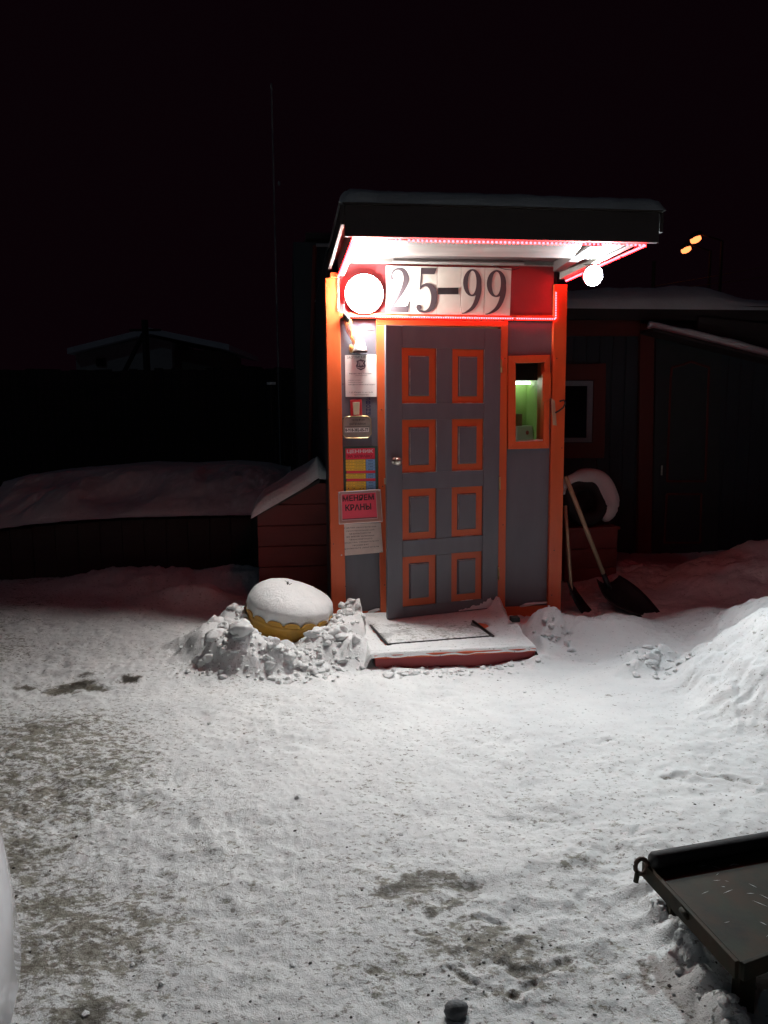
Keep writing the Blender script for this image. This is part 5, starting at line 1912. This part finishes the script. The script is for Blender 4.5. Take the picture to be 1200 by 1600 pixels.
lid = MB().poly([(bl_ - .04, bzl - .018), (br_ + .01, bzr + .004), (br_ + .01, bzr + .03), (bl_ - .04, bzl + .008)], BD - .95, BD + .04)
make('lid', lid, DARKW, bin_, bevel=.002)
us = np.linspace(bl_ - .05, uend + .03, 90)
ds = np.linspace(BD + .05, BD - .95, 60)
U, Dm = np.meshgrid(us, ds)
zb_ = np.where(U < br_, bzl + .01 + (bzr + .02 - bzl) * (U - bl_) / (br_ - bl_), bzr + .02)
e_ = np.minimum(np.minimum(U - us[0], (us[-1] - U)), np.minimum(ds[0] - Dm, Dm - ds[-1]))
tt = 0.10 * np.power(np.clip(e_ / .09, 0, 1), .5) * (0.7 + .6 * fbm(U * 4, Dm * 4, 61, 4)) + .08 * np.exp(-((U - br_ - .0) / .07) ** 2 - ((Dm - BD + .12) / .12) ** 2)
P = O + U[..., None] * EU + Dm[..., None] * EN + (zb_ + tt)[..., None] * EZ
grid_mesh('bin_snow', P, SNOW, label='snow sliding down the sloping lid of the dark red bin', cat='snow', origin=np.array(W(-.4, BD, bzr)))

# long low structure under snow
LD = -2.0
lo = empty('low_store', W(-2.2, LD - .8, 0), 'long low dark store under a thick blue-grey snow roof at the left', 'store')
edge_px = [(-60, 832), (0, 826), (60, 818), (130, 812), (200, 808), (300, 806), (400, 804), (440, 800)]
top_px = [(-60, 758), (0, 754), (40, 745), (90, 738), (150, 733), (230, 726), (300, 728), (370, 724), (420, 728), (450, 735)]
eu_ = [FP(x, y, LD)[0] for x, y in edge_px]
ez_ = [FP(x, y, LD)[1] for x, y in edge_px]
tu_ = [FP(x, y, LD - 1.1)[0] for x, y in top_px]
tz_ = [FP(x, y, LD - 1.1)[1] for x, y in top_px]
us = np.linspace(eu_[0], eu_[-1] + .1, 170)
ds = np.linspace(LD + .02, LD - 1.7, 80)
U, Dm = np.meshgrid(us, ds)
ze, zt2 = np.interp(U, eu_, ez_), np.interp(U, tu_, tz_)
t_ = np.clip((LD - Dm) / 1.1, 0, 1)
rid = fbm(U * 2.2 + Dm * 1.2, Dm * 1.1 - U, 71, 4)
zz_ = ze + (zt2 - ze) * np.power(t_, .7) + (rid - .5) * .30 * np.sin(np.pi * np.clip(t_, 0, 1)) ** .6 + .01 * (fbm(U * 12, Dm * 12, 9, 3) - .5)
P = O + U[..., None] * EU + Dm[..., None] * EN + zz_[..., None] * EZ
grid_mesh('store_snow', P, SNOW, label='rumpled blue-grey snow covering the long low store', cat='snow', origin=np.array(W(-2, LD, .6)))
u = eu_[0]
while u < eu_[-1] - .02:
    zt3 = float(np.interp(u + .1, eu_, ez_))
    make('front_plank', MB().ubox(u, u + .195, LD - .06, LD - .035 - random.uniform(0, .004), -.06, zt3 - .03), DARKW, lo, bevel=.002)
    u += .2
make('store_body', MB().ubox(eu_[0], eu_[-1], LD - 1.65, LD - .062, -.06, min(ez_) - .05), DARKW, lo)

# far pale gabled building, pole with stay, mast
def far(px, py, Y):
    r = ray(px, py)
    tt_ = Y / r[1]
    return CO + r * tt_


FB = 42.0
gb_ = [(112, 575), (112, 549), (160, 532), (205, 524), (232, 521), (268, 530), (306, 540), (350, 546), (350, 575)]
ptsf = [far(x, y, FB) for x, y in gb_]
fbl = empty('gabled_house', (ptsf[0][0] + 4, FB + 4, 0), 'far pale gabled house dimly seen at the left horizon', 'house')


def far_prism(nm, pix, Y0, dep, m, par, zmin=None):
    P0 = [far(x, y, Y0) for x, y in pix]
    if zmin is not None:
        P0[0][2] = zmin
        P0[-1][2] = zmin
    P1 = [p + np.array([0, dep, 0]) for p in P0]
    n = len(P0)
    return make(nm, MB().add(P0 + P1, [tuple(range(n)), tuple(range(n, 2 * n))[::-1]] + [(i, n + i, n + (i + 1) % n, (i + 1) % n) for i in range(n)]), m, par)


far_prism('wall', [(118, 575), (118, 553), (232, 526), (268, 534), (268, 575)], FB, 8, PALE, fbl, 0)
far_prism('wing_wall', [(269, 575), (269, 546), (345, 548), (345, 575)], FB + .5, 6, mat('pale_brick', (0.22, 0.17, 0.14), .8), fbl, 0)
rf = MB()
for pa, pb in (((105, 553), (232, 521)), ((232, 521), (358, 547))):
    a, b = far(*pa, FB - .6), far(*pb, FB - .6)
    up = np.array([0, 0, .3])
    dep = np.array([0, 9.5, 0])
    rf.hexa([a + dep, b + dep, b + dep + up, a + dep + up], [a, b, b + up, a + up])
make('roof', rf, SNOW, fbl)
wa, wb_ = far(150, 560, FB - .05), far(165, 572, FB - .05)
make('window', MB().wbox(wa[0], wb_[0], FB - .08, FB + .05, wb_[2], wa[2]), MATS['dark_glass'], fbl)
fence = empty('board_fence', (-5, 14, 0), 'tall black board fence across the back of the yard at the left', 'fence')
fx = -9.0
while fx < 0.6:
    hh_ = far(300, 577, 14)[2] + random.uniform(-.03, .03)
    make('fence_board', MB().wbox(fx, fx + .148, 14 + random.uniform(0, .01), 14.03, -.2, hh_), DARKW, fence)
    fx += .153
make('fence_rail', MB().wbox(-9, .6, 14.035, 14.09, .5, .6), DARKW, fence)
make('fence_rail', MB().wbox(-9, .6, 14.035, 14.09, 1.7, 1.8), DARKW, fence)
# dark hedge / tree line far away
tl = MB()
vs, fs = [], []
xs = np.linspace(-90, 90, 220)
hts = 3.4 + 2.2 * fbm(xs * .25, xs * 0 + 2, 4, 4) + 1.0 * vnoise(xs * 2.2, xs * 0, 6)
for yy, sc_ in ((58, .15), (60, 1.0), (66, 1.05), (68, .1)):
    for x, h in zip(xs, hts):
        vs.append((x, yy + 1.5 * math.sin(x * .3), h * sc_ - .3))
n = len(xs)
for j in range(3):
    for i in range(n - 1):
        fs.append((j * n + i, j * n + i + 1, (j + 1) * n + i + 1, (j + 1) * n + i))
make('far_woods', tl.add(vs, fs), mat('far_foliage', (0.010, 0.011, 0.012), .9), kind='stuff', label='black line of far-off trees along the horizon')


def pole(px, ytop, Y, r, label, name='utility_pole', cat='pole', extra=None, m=DARKW):
    a = far(px, ytop, Y)
    root = empty(name, (a[0], Y, 0), label, cat)
    make('pole', MB().tube([(a[0], Y, -.3), (a[0], Y, a[2])], [r * 1.25, r], 8), m, root)
    if extra:
        extra(root, a)
    return root


def stay(root, a):
    b, c = far(224, 522, 40), far(190, 580, 40)
    make('stay', MB().tube([(b[0], 40, b[2]), (c[0] - 2.0, 40, -.2)], .12, 6), DARKW, root)
    make('crossarm', MB().tube([(a[0] - .8, 40, a[2] - .5), (a[0] + .8, 40, a[2] - .5)], .06, 6), DARKW, root)


pole(226, 500, 40, .16, 'thin dark utility pole with slanting stay before the far gabled house', extra=stay)
mx = far(437, 300, 10)


def mastx(root, a):
    q = far(436, 290, 10)
    make('insulator', MB().lathe([(.012, 0), (.02, .02), (.012, .05), (0, .055)], (q[0], 10, q[2]), EZ, EU, 8), PVC, root)


mast = pole(424, 130, 10, .010, 'very thin grey antenna mast rising left of the booth', name='antenna_mast', cat='mast', extra=mastx, m=mat('mast_grey', (0.30, 0.33, 0.33), .5))

# street lamps far off at the right
STL = emit('sodium_glow', (1.0, 0.23, 0.07), 3.0)
for i, (x, y, Y, lab) in enumerate(((1087, 374, 48, 'far orange street lamp, upper right of the pair above the shed roof'),
                                    (1072, 390, 52, 'far orange street lamp, lower left of the pair above the shed roof'))):
    a = far(x, y, Y)
    off = a[0] + 1.6
    root = empty('street_lamp', (off, Y, 0), lab, 'street lamp', 'far street lamps at the right')
    make('pole', MB().tube([(off, Y, -.3), (off, Y, a[2] - .1)], [.14, .08], 8), DARKW, root)
    make('arm', MB().tube([(off, Y, a[2] - .1), (a[0] + .3, Y, a[2] + .30)], .05, 6), DARKW, root)
    dirv = np.array([.85, -.1, .42])
    dirv /= np.linalg.norm(dirv)
    make('lamp_head', MB().lathe([(.08, -.38), (.16, -.30), (.20, 0), (.16, .30), (.06, .38)], a + EZ * .24, dirv, EZ, 14), DARKW, root, smooth=True)
    make('lamp_glass', MB().lathe([(0.0, -.34), (.14, -.28), (.21, -.1), (.22, .08), (.15, .28), (.0, .34)], a, dirv, EZ, 16), STL, root, smooth=True)
pole(1022, 408, 45, .10, 'short dark pole top rising behind the right-hand shed', m=mat('pole_brown', (0.20, 0.10, 0.05), .8))
for (xa, ya), (xb, yb), lab in (((1022, 447), (1330, 385), 'upper of two thin overhead lines above the shed roof'),
                                ((1022, 454), (1330, 408), 'lower of two thin overhead lines above the shed roof')):
    a, b = far(xa, ya, 45), far(xb, yb, 60)
    pts_ = [a + (b - a) * t + EZ * (-.7 * 4 * t * (1 - t) * .25) for t in np.linspace(0, 1, 14)]
    make('overhead_line', MB().tube(pts_, .022, 4), mat('line_brown', (0.45, 0.22, 0.10), .6), label=lab, cat='wire')
# small pale plate and stake, added to paint a blue-white glint at left
q0, q1 = far(417, 597, 9.3), far(431, 601, 9.3)
make('glint_plate', MB().wbox(q0[0], q1[0], 9.28, 9.3, q1[2], q0[2]), mat('glint_pale', (0.8, 0.85, 0.9), .3),
     label='small pale plate added as a painted glint of light left of the booth', cat='glint_plate')

make('glint_stake', MB().wbox(q0[0] + .04, q0[0] + .06, 9.281, 9.299, -.1, q1[2]), DARKW, label='thin dark stake added to carry the small painted glint', cat='stake')

# =====================================================================================
#                       FOREGROUND: STEEL DECK AND WHITE CAR
# =====================================================================================
ZD = 0.165
A = hit(1010, 1350, (0, 0, ZD), EZ)
B = hit(1157, 1508, (0, 0, ZD), EZ)
Cc = hit(1200, 1492, (0, 0, ZD), EZ)
Dd = hit(1200, 1322, (0, 0, ZD), EZ)
ex = (Dd - A) / np.linalg.norm(Dd - A)
ey = (B - A)
Ly = np.linalg.norm(ey)
ey /= Ly
Wd = 1.05
A2 = A + ex * Wd
B2 = B + ((Cc - B) / np.linalg.norm(Cc - B)) * Wd
dk = empty('steel_platform', (float((A[0] + B2[0]) / 2), float((A[1] + B2[1]) / 2), 0), 'rusty steel deck corner with a black roller along its far edge, lower right', 'platform')
up = np.array([0, 0, .008])
make('deck_plate', MB().hexa([B, B2, A2, A], [B + up, B2 + up, A2 + up, A + up]), STEEL, dk, bevel=.001)
down = np.array([0, 0, -0.036])


def rail(p, q, w, nm='side_rail', m=STEEL):
    t = (q - p) / np.linalg.norm(q - p)
    nn = np.cross(t, EZ) * w
    return make(nm, MB().hexa([p + down, q + down, q + down + nn, p + down + nn], [p + up * 1.4, q + up * 1.4, q + up * 1.4 + nn, p + up * 1.4 + nn]), m, dk, bevel=.002)


rail(B - ex * .003, A - ex * .003, -.012)
rail(B2, B - (A - B) * .0, -.012, 'front_rail')
pr0 = hit(1006, 1347, (0, 0, ZD + .03), EZ)
pr1 = hit(1200, 1313, (0, 0, ZD + .03), EZ)
pr1 = pr0 + (pr1 - pr0) / np.linalg.norm(pr1 - pr0) * 1.05
axr = (pr1 - pr0) / np.linalg.norm(pr1 - pr0)
pr0 = pr0 + axr * .025
make('roller', MB().tube([pr0, pr0 + axr * .010, pr1], [.018, .0245, .0245], 20), RUBBER, dk, smooth=True)
# shackle at the corner
cc = hit(1003, 1353, (0, 0, ZD + .012), EZ)
ring = []
for t in np.linspace(0, 2 * math.pi, 15):
    ring.append(cc + np.array([math.cos(t) * .018, 0.004, math.sin(t) * .024 - .004]))
make('shackle', MB().tube(ring, .007, 8, cap=False), RUST, dk, smooth=True)
make('shackle_lug', MB().tube([cc + np.array([-.012, 0, -.02]), cc + np.array([-.016, 0, -.05])], .008, 8), STEEL, dk)
# oval lug on the side rail
q = hit(1070, 1427, (0, 0, ZD - .004), EZ)
t_ = (B - A) / np.linalg.norm(B - A)
make('oval_lug', MB().tube([q - t_ * .016, q + t_ * .016], .009, 10), STEEL, dk, smooth=True)
# legs down to the snow
for p in (A + ex * .06 + ey * .06, B + ex * .06 - ey * .06, A2 - ex * .06 + ey * .06, B2 - ex * .06 - ey * .06):
    make('leg', MB().wbox(p[0] - .02, p[0] + .02, p[1] - .02, p[1] + .02, -.04, ZD - .001), STEEL, dk)
# scratches of frost and ice on the plate
ice = MB()
for _ in range(26):
    s, v = random.gauss(.24, .10), random.gauss(.42, .2) * Ly
    if not (.03 < s < .9 and .03 < v < Ly - .03):
        continue
    c0_ = A + ex * s + ey * v + up * 1.15
    an = random.uniform(-.5, 1.2)
    l_ = random.uniform(.004, .022)
    d_ = ex * math.cos(an) + ey * math.sin(an)
    e2 = ex * -math.sin(an) + ey * math.cos(an)
    wd = random.uniform(.0004, .0011)
    ice.add([c0_ - d_ * l_, c0_ + e2 * wd, c0_ + d_ * l_, c0_ - e2 * wd], [(0, 1, 2, 3)])
make('frost_scratches', ice, SNOW, dk, kind='stuff')

# white car at the left edge: only its front corner is in the picture
car = empty('parked_car', (-1.25, .2, 0), 'white car whose smooth front corner shows at the lower left edge', 'car')


def car_body():
    mb = MB()
    # plan outline of the right front corner, (x, y), swept over height sections
    secs = [(.26, -.08), (.31, -.02), (.35, 0.0), (.50, -.01), (.62, -.025), (.72, -.06), (.79, -.12), (.84, -.22), (.87, -.36), (.89, -.60)]
    n = 40
    rows_ = []
    for z, off in secs:
        row = []
        for i in range(n + 1):
            t = i / n
            # superellipse nose: from the right flank round to the left flank
            w = math.pi * t
            hx, hy = .85 + off, 1.0 + off
            cx_, cy_ = math.cos(w), math.sin(w)
            x = CX + hx * cx_
            y = CY + hy * cy_
            row.append((x, y, z))
        rows_.append(row)
    vs = [p for r in rows_ for p in r]
    fs = []
    m_ = n + 1
    for j in range(len(rows_) - 1):
        for i in range(n):
            a = j * m_ + i
            fs.append((a, a + 1, a + m_ + 1, a + m_))
    top_ = (len(rows_) - 1) * m_
    fs.append(tuple(top_ + i for i in range(m_)))
    return mb.add(vs, fs)


CX, CY = -1.53, 1.03
make('body', car_body(), CARW, car, smooth=True)
make('flank', MB().wbox(CX - .79, CX + .79, CY - 2.9, CY + .002, .28, .80), CARW, car, bevel=.06)
make('bumper_strip', MB().tube([(CX + .845 * math.cos(w), CY + .99 * math.sin(w), .345) for w in np.linspace(.02, .32, 12)], [.004 + .0016 * i for i in range(12)][::-1], 8), CARW, car, smooth=True)
for sgn in (-1, 1):
    hx = CX + sgn * .66
    make('headlight', MB().lathe([(.10, -.02), (.10, .01), (.07, .03), (0, .04)], (CX + sgn * .45, CY + .79, .60), (sgn * .3, 1, .1), EZ, 16), mat('headlight_glass', (0.5, 0.52, 0.55), .1), car, smooth=True)
    w_ = make('wheel', MB().lathe([(.0, -.09), (.24, -.10), (.30, -.08), (.31, 0), (.30, .08), (.24, .10), (0, .09)], (CX + sgn * .74, CY - .35, .31), EU, EZ, 24), RUBBER, car, smooth=True)
    make('hubcap', MB().lathe([(.18, .0), (.16, .03), (0, .04)], (CX + sgn * (.74 + .095), CY - .35, .31), (sgn, 0, 0), EZ, 16), METAL, w_)
